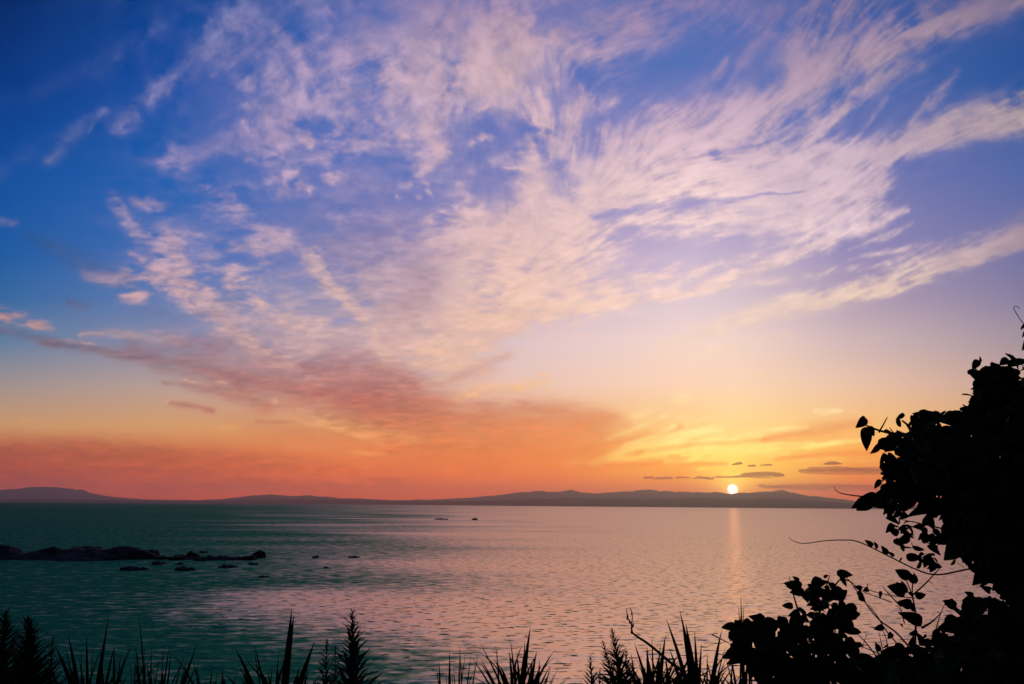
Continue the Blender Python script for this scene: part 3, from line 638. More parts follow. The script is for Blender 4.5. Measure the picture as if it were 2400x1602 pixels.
    g.put(added_gloss.inputs['Roughness'], rough); g.put(added_gloss.inputs['Normal'], nn)
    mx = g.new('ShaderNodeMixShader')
    g.put(mx.inputs[0], g.mapr(ruf, 0.15, 0.9, ADDED_GLOSS, ADDED_GLOSS2))
    deep = g.new('ShaderNodeBsdfDiffuse'); deep.inputs[0].default_value = WATER_COL
    body = g.new('ShaderNodeMixShader')
    g.put(body.inputs[0], g.math('MULTIPLY', ruf, 0.85)); g.put(body.inputs[1], b.outputs[0]); g.put(body.inputs[2], deep.outputs[0])
    g.put(mx.inputs[1], body.outputs[0]); g.put(mx.inputs[2], added_gloss.outputs[0])
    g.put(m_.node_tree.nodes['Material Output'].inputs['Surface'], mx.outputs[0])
    g.put(b.inputs['IOR'], g.mapr(ruf, 0, 1, WATER_IOR, 1.12))
    b.inputs['Specular IOR Level'].default_value = 0.5
    return m_

def build_sea():
    rng = np.random.RandomState(5)
    # ranges chosen so that rows are about evenly spread as seen from the bank
    th = np.linspace(math.atan(12 / 40.0), math.atan(12 / 700.0), 420)
    rr = np.concatenate([np.linspace(14, 39.5, 24), 12 / np.tan(th), np.geomspace(720, 44500, 70)])
    az = np.radians(np.concatenate([np.linspace(-85, -47, 60)[:-1], np.linspace(-47, 47, 1150), np.linspace(47, 85, 60)[1:]]))
    RR, AZ = np.meshgrid(rr, az, indexing='ij')
    x, y = RR * np.sin(AZ), RR * np.cos(AZ)
    z = np.zeros_like(x)
    drow = np.gradient(rr)[:, None]
    for k in range(46):
        lam = 1.1 * (9.0 / 1.1) ** rng.rand()
        ang = math.radians(-90 + 14 + rng.randn() * 26)           # running towards the shore
        kx, ky = math.cos(ang) * 2 * math.pi / lam, math.sin(ang) * 2 * math.pi / lam
        amp = WAVE_STEEP * lam / (2 * math.pi) * (0.5 + rng.rand())
        ph = rng.rand() * 6.28
        fade = np.clip((lam / (drow + 1e-3) - 1.6) / 2.5, 0, 1)    # only what the mesh can carry
        env = 0.55 + 0.45 * np.sin(kx * 0.13 * x - ky * 0.11 * y + ph * 3)
        s = np.sin(kx * x + ky * y + ph)
        z += amp * fade * env * (s + 0.35 * np.cos(2 * (kx * x + ky * y + ph)) * -1)
    P = np.stack([x, y, z], -1)
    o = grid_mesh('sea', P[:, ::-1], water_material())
    tag(o, kind='structure')
build_sea()

# ------------------------------------------------------------------ the grassy bank under the camera
def build_ground():
    xs = np.linspace(-60, 60, 160); ys = np.concatenate([np.linspace(-60, -2, 30)[:-1], np.concatenate([np.linspace(-2, 8, 90)[:-1], np.linspace(8, 34, 50)])])
    Yg, Xg = np.meshgrid(ys, xs, indexing='ij')
    edge = 3.9 + 0.2 * np.sin(Xg * 0.23) + 0.1 * np.sin(Xg * 0.71 + 1)
    lip = np.clip((Yg - 1.4) / 1.7, 0, 1); lip = lip * lip * (3 - 2 * lip)
    z = 10.4 + 0.5 * lip - np.maximum(Yg - edge, 0) * 0.62 + 0.025 * np.sin(Xg * 1.7) * np.cos(Yg * 1.3)
    z = np.maximum(z, -2.0)
    o = grid_mesh('ground', np.stack([Xg, Yg, z], -1), material('bank_soil', (0.035, 0.04, 0.02), 0.95, 0.1, 1.5))
    tag(o, kind='structure')
build_ground()
def ground_z(x, y):
    edge = 3.9 + 0.2 * math.sin(x * 0.23) + 0.1 * math.sin(x * 0.71 + 1)
    lip = max(0, min(1, (y - 1.4) / 1.7)); lip = lip * lip * (3 - 2 * lip)
    return 10.4 + 0.5 * lip - max(y - edge, 0) * 0.62 + 0.025 * math.sin(x * 1.7) * math.cos(y * 1.3)

# ------------------------------------------------------------------ the far shore
HILL_MAT = material('far_woodland', (0.045, 0.055, 0.04), 0.95, 0.05, 0.004)
def ridge(name, dist, depth, line, seed, lumps):
    """line: bearings and ridge heights as seen from the bank; the land has real depth behind and before the ridge"""
    xs = np.linspace(line[0][0], line[-1][0], 1000)
    prof = np.interp(xs, [p[0] for p in line], [p[1] for p in line])
    n = 26
    s = np.linspace(-1, 1, n)
    P = np.zeros((n, len(xs), 3))
    for j, xx in enumerate(xs):
        d = ray(xx, prof[j]); d2 = math.hypot(d.x, d.y)
        ux, uy = d.x / d2, d.y / d2
        top = max(EYE.z + d.z / d2 * dist, 4.0)
        for i, t in enumerate(s):
            rr = dist + t * depth
            h = top * max(0.0, 1 - abs(t) ** 1.35) - 2.0
            P[i, j] = (ux * rr, uy * rr, h)
    gx = xs[None, :] + 0 * s[:, None]; gy = s[:, None] * depth / 18 + 0 * xs[None, :]
    rough = fbm(gx + 400, gy + 400, 60, 5, seed) 
    keep = np.clip(np.abs(s)[:, None] * 3, 0, 1) * (1 - np.abs(s)[:, None])
    P[..., 2] += rough * P[..., 2].max() * lumps * keep
    crest = fbm(gx + 400, gy * 0 + 50, 26, 4, seed + 9)
    P[..., 2] += np.maximum(P[..., 2], 0) * crest * 0.20
    o = grid_mesh(name, P[::-1], HILL_MAT)
    tag(o, kind='structure')
ridge('hills', 36000, 4500, [(-1500, 1150), (-900, 1158), (-300, 1162), (0, 1166), (150, 1167), (250, 1168), (330, 1169), (450, 1170), (520, 1168), (560, 1163), (600, 1159), (632, 1156), (660, 1160), (695, 1160), (722, 1157), (745, 1161), (800, 1165), (880, 1168), (930, 1170), (1000, 1169), (1090, 1166), (1130, 1162), (1170, 1158), (1200, 1153), (1250, 1150), (1300, 1150), (1340, 1147), (1360, 1150), (1400, 1154), (1450, 1151), (1480, 1150), (1520, 1147), (1560, 1148), (1600, 1150), (1650, 1151), (1690, 1154), (1717, 1157), (1745, 1153), (1790, 1148), (1830, 1147), (1870, 1152), (1900, 1160), (1960, 1167), (2000, 1172), (2050, 1177), (2120, 1181), (2400, 1183), (2900, 1180), (3600, 1170)], 201, 0.14)  # dip at the sun's bearing is added so its disc and light clear the ridge
ridge('hills', 41000, 2500, [(-900, 1160), (-500, 1158), (-120, 1154), (-40, 1150), (0, 1146), (35, 1143), (60, 1142), (80, 1139), (100, 1137), (118, 1140), (142, 1139), (165, 1142), (190, 1146), (210, 1152), (240, 1159), (270, 1163), (330, 1168), (420, 1171)], 301, 0.14)

ridge('hills', 25000, 3000, [(-900, 1164), (-200, 1167), (100, 1168.5), (300, 1171), (480, 1172), (620, 1169), (760, 1168.5), (900, 1172), (1040, 1174), (1160, 1171), (1260, 1167), (1400, 1166), (1520, 1168), (1640, 1165), (1740, 1167), (1820, 1165), (1900, 1171), (1990, 1178), (2100, 1183), (2500, 1185)], 401, 0.10)

# ------------------------------------------------------------------ the air over the water
def build_haze():
    bpy.ops.mesh.primitive_cube_add(size=1)
    o = bpy.context.object; o.name = 'haze'; o.data.name = 'haze'
    lo, hi = Vector((-90000, -3000, -3.0)), Vector((90000, 47000, HAZE_TOP))
    o.location = (lo + hi) / 2; o.scale = hi - lo
    m_ = bpy.data.materials.new('haze_air'); m_.use_nodes = True
    nt = m_.node_tree; nt.nodes.clear()
    out = nt.nodes.new('ShaderNodeOutputMaterial'); v = nt.nodes.new('ShaderNodeVolumePrincipled')
    v.inputs['Color'].default_value = HAZE_COL
    v.inputs['Density'].default_value = HAZE_DENS
    v.inputs['Anisotropy'].default_value = HAZE_G
    nt.links.new(v.outputs[0], out.inputs['Volume'])
    o.data.materials.append(m_)
    tag(o, kind='stuff')
if HAZE_DENS > 0: build_haze()

# ------------------------------------------------------------------ low clouds over the far shore
def cloud_material(name, col, warm):
    """soft-edged stratocumulus: thin at the rim, lit through by the sun behind"""
    m_ = bpy.data.materials.new(name); m_.use_nodes = True
    nt = m_.node_tree; nt.nodes.clear(); g = NG(nt)
    df = g.new('ShaderNodeBsdfDiffuse'); df.inputs[0].default_value = col
    tl = g.new('ShaderNodeBsdfTranslucent'); tl.inputs[0].default_value = warm
    a = g.new('ShaderNodeMixShader'); a.inputs[0].default_value = 0.85
    g.put(a.inputs[1], df.outputs[0]); g.put(a.inputs[2], tl.outputs[0])
    tr = g.new('ShaderNodeBsdfTransparent')
    lw = g.new('ShaderNodeLayerWeight'); lw.inputs[0].default_value = 0.35
    tc = g.new('ShaderNodeTexCoord').outputs['Object']
    n = g.new('ShaderNodeTexNoise'); n.inputs['Scale'].default_value = 0.0016; n.inputs['Detail'].default_value = 4
    g.put(n.inputs['Vector'], tc)
    thin = g.math('ADD', lw.outputs['Facing'], g.math('MULTIPLY', g.math('SUBTRACT', n.outputs[0], 0.5), 0.7))
    b = g.new('ShaderNodeMixShader')
    g.put(b.inputs[0], g.mapr(thin, 0.35, 0.85, 0.45, 1.0, True))
    g.put(b.inputs[1], a.outputs[0]); g.put(b.inputs[2], tr.outputs[0])
    o = g.new('ShaderNodeOutputMaterial'); g.put(o.inputs[0], b.outputs[0])
    return m_
CLOUD_MAT = cloud_material('cloud_vapour', (0.6, 0.35, 0.3, 1), (1.0, 0.42, 0.12, 1))

def blob(name, center, ax, ay, az, seed, rough, mat, sub=4, flat_base=0.0, squash=None):
    bm = bmesh.new()
    bmesh.ops.create_icosphere(bm, subdivisions=sub, radius=1.0)
    rs = random.Random(seed)
    n = 14
    lumps = [(Vector((rs.uniform(-1, 1), rs.uniform(-1, 1), rs.uniform(-.6, 1))).normalized(), rs.uniform(.25, .7), rs.uniform(-.6, 1)) for _ in range(n)]
    for v in bm.verts:
        p = v.co.normalized(); k = 1.0
        for d, w, h in lumps:
            q = (p - d).length / w
            k += rough * h * math.exp(-q * q)
        q = p * k
        if q.z < 0: q.z *= 1 - flat_base
        v.co = Vector((q.x * ax, q.y * ay, q.z * az))
    me = bpy.data.meshes.new(name); bm.to_mesh(me); bm.free()
    for p in me.polygons: p.use_smooth = True
    me.materials.append(mat)
    o = bpy.data.objects.new(name, me); COL.objects.link(o); o.location = center
    return o

# bearing x, y, half width, half height (2400ths of the frame), label
CLOUDS = [
    (1518, 1118, 10, 2.6, 'leftmost tiny dark cloud in the row left of the setting sun'),
    (1556, 1120, 19, 2.8, 'small flat dark cloud second from the left of the row by the sun'),
    (1597, 1118, 14, 2.6, 'small dark cloud in the middle of the row left of the sun'),
    (1650, 1119, 21, 3.2, 'flat dark cloud just up and left of the setting sun'),
    (1702, 1117, 30, 2.6, 'thin dark cloud bar right above the setting sun'),
    (1789, 1113, 46, 6.0, 'long dark orange cloud up and right of the setting sun'),
    (2003, 1105, 112, 8.5, 'long mauve cloud bank running behind the leafy tree'),
    (1960, 1143, 125, 7.0, 'lowest mauve cloud bank resting along the right end of the hills'),
    (1729, 1086, 7, 2.6, 'tiny dark cloud puff high above the sun'),
    (1762, 1091, 9, 2.0, 'tiny flat cloud wisp between the puff and the next wisp above the sun'),
    (1793, 1089, 12, 1.8, 'tiny flat cloud wisp right of two others above the sun'),
    (1954, 1086, 15, 3.2, 'small slanting cloud just above the long mauve bank'),
]
for i, (x, y, hw, hh, lab) in enumerate(CLOUDS):
    D = 62000.0
    px = D / FOC
    c = at(x, y, D)
    o = blob('cloud', c, hw * px * 1.12, hw * px * 0.7 + 300, hh * px * 1.75, 40 + i, 0.55, CLOUD_MAT, 4, 0.45)
    tag(o, lab, 'cloud', 'low clouds over the far shore')

# ------------------------------------------------------------------ the reef
ROCK = material('wet_rock', (0.018, 0.02, 0.018), 0.8, 0.25, 1.3)
def build_reef():
    a, b = on_sea(-420, 1303), on_sea(600, 1310)
    n, m_ = 210, 34
    P = np.zeros((m_, n, 3))
    L = (b - a).length; e = (b - a) / L; s_ = Vector((-e.y, e.x, 0))
    for i in range(n):
        t = i / (n - 1)
        for j in range(m_):
            w = -1 + 2 * j / (m_ - 1)
            half = 8.0 * (0.9 + 0.25 * math.sin(t * 23)) * min(1, max(0.34, (0.80 - t) * 9)) * min(1, (1.02 - t) * 9 + 0.15)
            p = a + e * (L * t) + s_ * (w * half + 1.1 * math.sin(t * 11))
            P[j, i] = p
    hx = P[..., 0] + 500; hy = P[..., 1] + 500
    k = fbm(hx, hy, 5.5, 5, 401, 0.6); k2 = np.abs(fbm(hx + 90, hy + 30, 2.6, 3, 411)) * 2
    w = np.linspace(-1, 1, m_)[:, None] + 0 * hx
    t = np.linspace(0, 1, n)[None, :] + 0 * hx
    P[..., 2] = (1.75 + 0.3 * (t < 0.42)) * np.where(t < 0.74, 1.0, np.clip(1.0 - (t - 0.74) / 0.06, 0.42, 1.0)) * (1 - np.abs(w) ** 1.8) * (1 + 1.7 * k) + 0.9 * k2 * (1 - w * w) - 0.35
    P[..., 0] += 0.5 * fbm(hx + 11, hy, 3, 3, 421); P[..., 1] += 0.5 * fbm(hx, hy + 77, 3, 3, 431)
    o = grid_mesh('rock_reef', P, ROCK, smooth=False)
    tag(o, 'long low dark rock reef in the water at left, thinning to the right', 'reef')
build_reef()
# bearing of the waterline, half width and height (2400ths of the frame)
ROCKS = [
    (352, 1303, 14, 13, 'tallest pointed rock at the right tip of the long reef'),
    (381, 1309, 12, 7, 'low rounded rock touching the tip of the long reef'),
    (414, 1310, 17, 9, 'broad block rock next right of the reef tip'),
    (449, 1308, 12, 14, 'upright dark rock with a steep top right of the reef'),
    (468, 1312, 12, 7, 'small rock at the foot of the upright rock'),
    (499, 1311, 13, 5, 'flat slab rock between the upright rock and the low hump'),
    (526, 1309, 15, 7, 'low humped rock in the middle of the scattered rocks'),
    (557, 1308, 9, 6, 'small round rock left of the slanting pair'),
    (587, 1310, 13, 8, 'lower rock of the slanting pair at the right end'),
    (608, 1305, 13, 11, 'higher rock of the slanting pair at the right end'),
    (477, 1294, 9, 3, 'small rock awash beyond the upright rock'),
    (211, 1284, 22, 3, 'thin ledge of rock awash behind the reef'),
    (286, 1284, 17, 3, 'shorter ledge awash behind the reef nearer its tip'),
    (371, 1321, 11, 6, 'rock in front of the reef tip, nearer the shore'),
    (420, 1321, 7, 4, 'small rock in front of the broad block rock'),
    (436, 1334, 17, 5, 'flat rock awash nearest the shore below the upright rock'),
    (531, 1328, 16, 5, 'flat rock awash below the low humped rock'),
    (594, 1321, 11, 4, 'small rock awash below the slanting pair'),
    (740, 1306, 7, 4, 'lone small rock far right of the slanting pair'),
    (828, 1305, 11, 4, 'last lone rock out in the open water at the right'),
    (318, 1334, 22, 5, 'wide low rock awash below the right half of the reef'),
    (616, 1351, 11, 3, 'lone flat rock closest to the shore'),
    (767, 1330, 8, 3, 'tiny rock awash below the lone small rock'),
    (1114, 1217, 6, 4, 'tiny far dark rock standing alone in mid water'),
    (1036, 1216, 14, 1.6, 'far thin line of rock awash left of the tiny one'),
]
for i, (x, y, hw, hh, lab) in enumerate(ROCKS):
    p = on_sea(x, y); D = (p - EYE).length; k = D / FOC
    o = blob('rock', p, hw * k, hw * k * 0.8 + 0.2, hh * k * 0.95, 500 + i, 0.5, ROCK, 3, 0.3)
    me = o.data
    for v in me.vertices:
        q = v.co
        s_ = 0.12 * hw * k
        v.co = q + Vector((math.sin(q.y * 5.1 + i) * s_, math.sin(q.z * 6.3 + i) * s_, math.sin(q.x * 4.7 + q.y * 3 + i) * s_ * 0.8))
    for pl in me.polygons: pl.use_smooth = False
    tag(o, lab, 'rock', 'rocks around the reef')

# ------------------------------------------------------------------ plants on the edge of the bank
LEAF = material('dark_leaf', (0.022, 0.04, 0.014), 0.8, 0.08)
BLADE = material('grass_blade', (0.026, 0.044, 0.014), 0.8, 0.08)
WEED = material('weed_leaf', (0.022, 0.04, 0.014), 0.85, 0.05)
BARK = material('twig_bark', (0.03, 0.024, 0.018), 0.85, 0.15, 60)

class Mesh:
    def __init__(self): self.v, self.f = [], []
    def tube(self, pts, radii, n=6):
        base = len(self.v)
        for i, p in enumerate(pts):
            a = (pts[min(i + 1, len(pts) - 1)] - pts[max(i - 1, 0)]).normalized()
            s_ = a.cross(Vector((0.3, 1, 0.2))).normalized(); t = a.cross(s_)
            for k in range(n):
                w = 2 * math.pi * k / n
                self.v.append(p + (s_ * math.cos(w) + t * math.sin(w)) * radii[i])
        for i in range(len(pts) - 1):
            for k in range(n):
                k2 = (k + 1) % n
                self.f.append((base + i * n + k, base + i * n + k2, base + (i + 1) * n + k2, base + (i + 1) * n + k))
        self.f.append(tuple(base + k for k in range(n)))
        self.f.append(tuple(base + (len(pts) - 1) * n + k for k in reversed(range(n))))
    def blade(self, pts, widths, side, fold=0.35):
        """a long leaf, folded along its midrib"""
        base = len(self.v)
        for i, p in enumerate(pts):
            a = (pts[min(i + 1, len(pts) - 1)] - pts[max(i - 1, 0)]).normalized()
            s_ = (side - a * side.dot(a)).normalized(); n_ = a.cross(s_)
            w = widths[i] / 2
            self.v += [p - s_ * w + n_ * w * fold, p, p + s_ * w + n_ * w * fold]
        for i in range(len(pts) - 1):
            b_ = base + 3 * i
            self.f += [(b_, b_ + 1, b_ + 4, b_ + 3), (b_ + 1, b_ + 2, b_ + 5, b_ + 4)]
    OUT = [(0.0, 0.06), (0.16, -0.03), (0.34, 0.02), (0.46, 0.18), (0.47, 0.38), (0.38, 0.58), (0.22, 0.78), (0.08, 0.93), (0.0, 1.0)]
    def leaf(self, p, tip, nrm, size, slim=1.0, curl=0.15, cup=0.2):
        """heart-shaped leaf from its stalk p towards tip"""
        a = tip.normalized(); s_ = a.cross(nrm).normalized(); n_ = s_.cross(a)
        base = len(self.v); O = self.OUT
        def pt(x, y):
            return p + (a * y + s_ * x * slim + n_ * (cup * abs(x) - curl * y * y)) * size
        for x, y in O: self.v.append(pt(0, y))
        for x, y in O: self.v.append(pt(x, y))
        for x, y in O: self.v.append(pt(-x, y))
        n = len(O)
        for i in range(n - 1):
            self.f.append((base + i, base + n + i, base + n + i + 1, base + i + 1))
            self.f.append((base + i, base + i + 1, base + 2 * n + i + 1, base + 2 * n + i))
    def make(self, name, mat, parent=None, smooth=True):
        o = link(name, self.v, self.f, mat, parent, smooth)
        if parent is not None: o.matrix_parent_inverse = Matrix.Translation(-parent.location)
        return o

def bez(p0, p1, p2, n):
    return [p0 * (1 - t) ** 2 + p1 * 2 * t * (1 - t) + p2 * t * t for t in [i / (n - 1) for i in range(n)]]

def root(x, y, D):
    """the ground under a bearing at that distance"""
    p = at(x, y, D); return Vector((p.x, p.y, ground_z(p.x, p.y)))

# --- tussocks of long-bladed grass: (base bearing, distance, [(tip x, tip y, width mm, bow)], label)
TUSSOCKS = [
    (228, 3.9, [(160, 1488, 26, -12), (152, 1510, 20, -10), (203, 1484, 16, 4), (254, 1442, 26, 4), (250, 1470, 15, 6), (268, 1512, 16, 4), (130, 1512, 28, -16), (185, 1540, 18, -4), (290, 1560, 14, 8), (110, 1545, 18, -14)], 'sword-bladed grass tussock leaning left, at the left of the bank'),
    (372, 4.1, [(325, 1440, 15, -14), (383, 1508, 12, 3), (396, 1514, 18, -6), (402, 1520, 12, 6), (462, 1506, 18, 6), (430, 1534, 14, 2), (318, 1516, 14, 8), (316, 1546, 22, -2), (440, 1560, 12, 8), (350, 1570, 20, 0)], 'thin grass tussock with one tall slender blade leaning left'),
    (505, 4.0, [(508, 1574, 14, 4), (530, 1585, 14, 6), (480, 1588, 12, -4)], 'lowest short grass tuft between the thin and the tall tussocks'),
    (660, 3.7, [(684, 1424, 34, 3), (689, 1438, 30, 6), (737, 1503, 30, 8), (678, 1532, 14, 2), (596, 1508, 16, 2), (552, 1518, 22, -10), (628, 1572, 16, -6), (704, 1560, 14, 2), (560, 1560, 20, -10), (650, 1555, 16, 0)], 'grass tussock with the tallest broad upright blade'),
    (1066, 4.2, [(1054, 1528, 9, 0), (1090, 1534, 8, 3), (1022, 1562, 10, -4), (1060, 1575, 10, 0)], 'sparse tuft of three thin grass stems'),
    (1222, 3.8, [(1243, 1468, 24, 3), (1230, 1500, 14, 3), (1126, 1508, 12, -8), (1128, 1545, 14, -4), (1106, 1540, 14, -10), (1197, 1502, 14, 2), (1194, 1525, 18, 0), (1258, 1524, 20, 6), (1250, 1540, 14, 2), (1268, 1556, 18, 8), (1160, 1545, 22, -8), (1212, 1535, 18, 0), (1310, 1564, 8, 8)], 'clump of fanned grass blades in the middle of the bank'),
    (1535, 3.7, [(1487, 1506, 16, -2), (1516, 1513, 20, -2), (1528, 1493, 10, 0), (1560, 1488, 20, 4), (1548, 1510, 14, 4), (1470, 1545, 16, -8), (1590, 1530, 14, 10), (1520, 1550, 12, 0), (1605, 1555, 12, 10), (1510, 1565, 14, -4)], 'grass tussock crossed by the bare twig, right of the weeds'),
    (1640, 3.5, [(1561, 1448, 18, -12), (1593, 1428, 22, -8), (1600, 1470, 18, -4), (1607, 1458, 26, -4), (1628, 1478, 18, -2), (1644, 1508, 16, 0), (1692, 1474, 20, 8), (1688, 1495, 20, 8), (1568, 1516, 22, -14), (1700, 1515, 12, 10), (1612, 1500, 24, -6), (1720, 1560, 16, 12)], 'largest fan of grass blades, next to the round-leaved shrub'),
    (1738, 3.4, [(1736, 1396, 11, 0), (1731, 1420, 12, 0), (1742, 1422, 11, 2), (1735, 1440, 20, 0)], 'tight spike of grass standing up behind the round-leaved shrub'),
]
def build_tussocks():
    for ti, (bx, D, tips, lab) in enumerate(TUSSOCKS):
        rs = random.Random(700 + ti)
        base = root(bx, 1640, D)
        e = empty('grass_tussock', base)
        tag(e, lab, 'grass', 'grass tussocks along the edge of the bank')
        M = Mesh()
        for (tx, ty, wmm, bow) in tips:
            d = D + rs.uniform(-0.25, 0.25)
            tip = at(tx, ty, d)
            foot = base + Vector((rs.uniform(-.03, .03) + (tx - bx) * 0.0002, rs.uniform(-.05, .05), -0.01))
            mid = foot.lerp(tip, 0.5) + RGT * (bow * -0.9 * D / FOC) + Vector((0, 0, 0.03))
            pts = bez(foot, mid, tip, 12)
            W = wmm / 1000 * 1.45
            ws = [W * (0.75 + 0.4 * t) * (1 - t ** 2.2) + 0.0012 for t in [i / 11 for i in range(12)]]
            side = Vector((math.cos(rs.uniform(-.6, .6)), math.sin(rs.uniform(-.6, .6)), 0))
            M.blade(pts, ws, side)
        big = len(tips) > 5
        for k in range(26 if big else 9):           # the thinner blades between
            tx = bx + rs.gauss(0, 80 if big else 40); ty = rs.uniform(1512, 1596)
            d = D + rs.uniform(-0.3, 0.3)
            tip = at(tx, ty, d); foot = base + Vector((rs.uniform(-.12, .12), rs.uniform(-.12, .12), 0))
            droop = rs.random() < .3
            mid = foot.lerp(tip, 0.6) + Vector((0, 0, rs.uniform(.06, .14) if droop else .02)) + RGT * (bx - tx) * 0.15 * D / FOC
            pts = bez(foot, mid, tip, 10)
            W = rs.uniform(.010, .024)
            M.blade(pts, [W * (0.8 + 0.3 * t) * (1 - t ** 2.0) + 0.001 for t in [i / 9 for i in range(10)]], Vector((1, rs.uniform(-.7, .7), 0)))
        M.make('blades', BLADE, e)
        S = Mesh()                                  # the short leaves at the foot
        for k in range(60):
            a = rs.uniform(0, 6.28); h = rs.uniform(0.12, 0.34)
            foot = base + Vector((rs.uniform(-.1, .1), rs.uniform(-.1, .1), 0))
            tip = foot + Vector((math.cos(a) * rs.uniform(.05, .3), math.sin(a) * .2, h))
            S.blade(bez(foot, foot.lerp(tip, .5) + Vector((0, 0, .08)), tip, 7), [0.016 * (1 - (i / 6) ** 2) + .001 for i in range(7)], Vector((math.sin(a), math.cos(a), 0)))
        S.make('basal_leaves', BLADE, e)
build_tussocks()

# --- leafy weeds: upright stem with whorls of narrow leaves: (foot x, tip x, tip y, distance, leaf length m, crowding, label)
WEEDS = [
    (22, 12, 1438, 3.9, .17, 1.7, 'bushy weed at the far left edge of the view'),
    (78, 66, 1452, 3.8, .17, 1.7, 'bushy weed right beside the one at the left edge'),
    (122, 124, 1494, 4.2, .085, 1.0, 'shorter weed between the bushy pair and the sword-bladed grass'),
    (766, 766, 1498, 3.9, .085, 1.15, 'shorter spiky weed left of the tallest weed'),
    (790, 786, 1512, 4.1, .07, 1.0, 'small spiky weed tucked against the tallest weed'),
    (828, 826, 1430, 3.7, .115, 1.35, 'tallest spiky fir-like weed in the left half'),
    (575, 577, 1556, 4.2, .06, 1.0, 'low weed mixed into the foot of the tallest grass blade'),
    (318, 318, 1556, 4.2, .06, 1.1, 'low bushy weed between two left tussocks'),
    (1388, 1384, 1538, 3.9, .075, 1.2, 'small spiky weed standing left of the drooping pair'),
    (1404, 1406, 1568, 3.9, .065, 1.0, 'smallest weed beside the small spiky one'),
    (1450, 1413, 1502, 3.7, .065, 1.3, 'slender weed spike leaning left'),
    (1470, 1434, 1474, 3.6, .08, 1.8, 'dense dark weed spike leaning left, tallest in the right half'),
    (1468, 1468, 1525, 3.7, .075, 1.2, 'weed stem at the right foot of the dense spike'),
]
def build_weeds():
    for wi, (fx, tx, ty, D, LL, crowd, lab) in enumerate(WEEDS):
        rs = random.Random(900 + wi)
        foot = root(fx, 1640, D); tip = at(tx, ty, D)
        e = empty('weed', foot)
        tag(e, lab, 'weed', 'leafy weeds along the edge of the bank')
        mid = foot.lerp(tip, .55) + RGT * ((fx - tx) * 0.25 * D / FOC)
        pts = bez(foot, mid, tip, 16)
        H = (tip - foot).length
        M = Mesh(); M.tube(pts, [0.006 * (1 - .75 * i / 15) for i in range(16)])
        M.make('stem', WEED, e)
        L = Mesh()
        n = int(H / 0.0045 * crowd)
        for k in range(n):
            t = (k + .5) / n
            if t < .03: continue
            i = min(int(t * 15), 14); f = t * 15 - i
            p = pts[i].lerp(pts[i + 1], f); ax = (pts[i + 1] - pts[i]).normalized()
            a = k * 2.399 + rs.uniform(-.3, .3)
            out = Vector((math.cos(a), math.sin(a), 0)); out = (out - ax * out.dot(ax)).normalized()
            taper = max(0.16, min(1.0, (1 - t) * 1.35 + .13))
            ln = 1.5 * LL * taper * rs.uniform(.75, 1.2)
            lift = rs.uniform(.35, .95) + .9 * max(0, t - .88) / .12
            d0 = (out + ax * lift).normalized(); d1 = (out + ax * (lift - .35)).normalized()
            q = [p, p + d0 * ln * .4, p + d0 * ln * .7 + d1 * ln * .32] if rs.random() < .8 else [p, p + d0 * ln * .5, p + d0 * ln]
            pp = bez(q[0], q[1], q[2], 5)
            w = ln * .15 + .002
            L.blade(pp, [w * .5, w, w * .95, w * .6, .0006], out.cross(ax), .25)
        L.make('leaves', WEED, e)
build_weeds()

# --- the broad-leaved tree and shrubs
def inside(x, y, poly):
    c = False; j = len(poly) - 1
    for i in range(len(poly)):
        xi, yi = poly[i]; xj, yj = poly[j]
        if (yi > y) != (yj > y) and x < (xj - xi) * (y - yi) / (yj - yi) + xi: c = not c
        j = i
    return c
def edge_dist(x, y, poly):
    b = 1e9; j = len(poly) - 1
    for i in range(len(poly)):
        ax, ay = poly[j]; bx, by = poly[i]; ex, ey = bx - ax, by - ay
        t = max(0, min(1, ((x - ax) * ex + (y - ay) * ey) / (ex * ex + ey * ey + 1e-9)))
        b = min(b, math.hypot(x - ax - t * ex, y - ay - t * ey)); j = i
    return b
def crown(M, poly, D, thick, count, seed, smin, smax, slim=1.0):
    smin *= 0.5; smax *= 0.8
    """leaves through the volume of a crown whose outline is poly seen from the bank; droops follow gravity"""
    rs = random.Random(seed)
    x0, x1 = min(p[0] for p in poly), max(p[0] for p in poly); y0, y1 = min(p[1] for p in poly), max(p[1] for p in poly)
    n = 0; tries = 0
    while n < count and tries < count * 40:
        tries += 1
        x, y = rs.uniform(x0, x1), rs.uniform(y0, y1)
        if not inside(x, y, poly): continue
        ed = edge_dist(x, y, poly)
        if rs.random() > 0.16 + ed / 75.0: continue
        lim = thick * min(1.0, 0.25 + ed / 110.0)
        d = D + rs.uniform(-lim, lim)
        p = at(x, y, d)
        size = rs.uniform(smin, smax)
        a = rs.uniform(0, 6.28)
        tip = Vector((math.cos(a), math.sin(a) * .6, rs.uniform(-1.1, .25)))
        nrm = Vector((rs.uniform(-.9, .9), -1 + rs.uniform(-.4, .9), rs.uniform(.1, 1.6)))
        if abs(tip.normalized().dot(nrm.normalized())) > .93: continue
        M.leaf(p - tip.normalized() * size * .45, tip, nrm, size, slim * rs.uniform(.6, .95), rs.uniform(0, .35), rs.uniform(.05, .4))
        n += 1
def special(M, items, D, seed):
    """single leaves that stand clear: (stalk x, y, tip x, y, turn)"""
    rs = random.Random(seed)
    for (x, y, tx, ty, turn) in items:
        d = D + rs.uniform(-.12, .12)
        p, q = at(x, y, d), at(tx, ty, d + rs.uniform(-.02, .02))
        nrm = (-FWD + RGT * turn + UP * rs.uniform(-.2, .5)).normalized()
        M.leaf(p, q - p, nrm, (q - p).length * rs.uniform(.78, 1.0), rs.uniform(.5, .85), .14, .2)
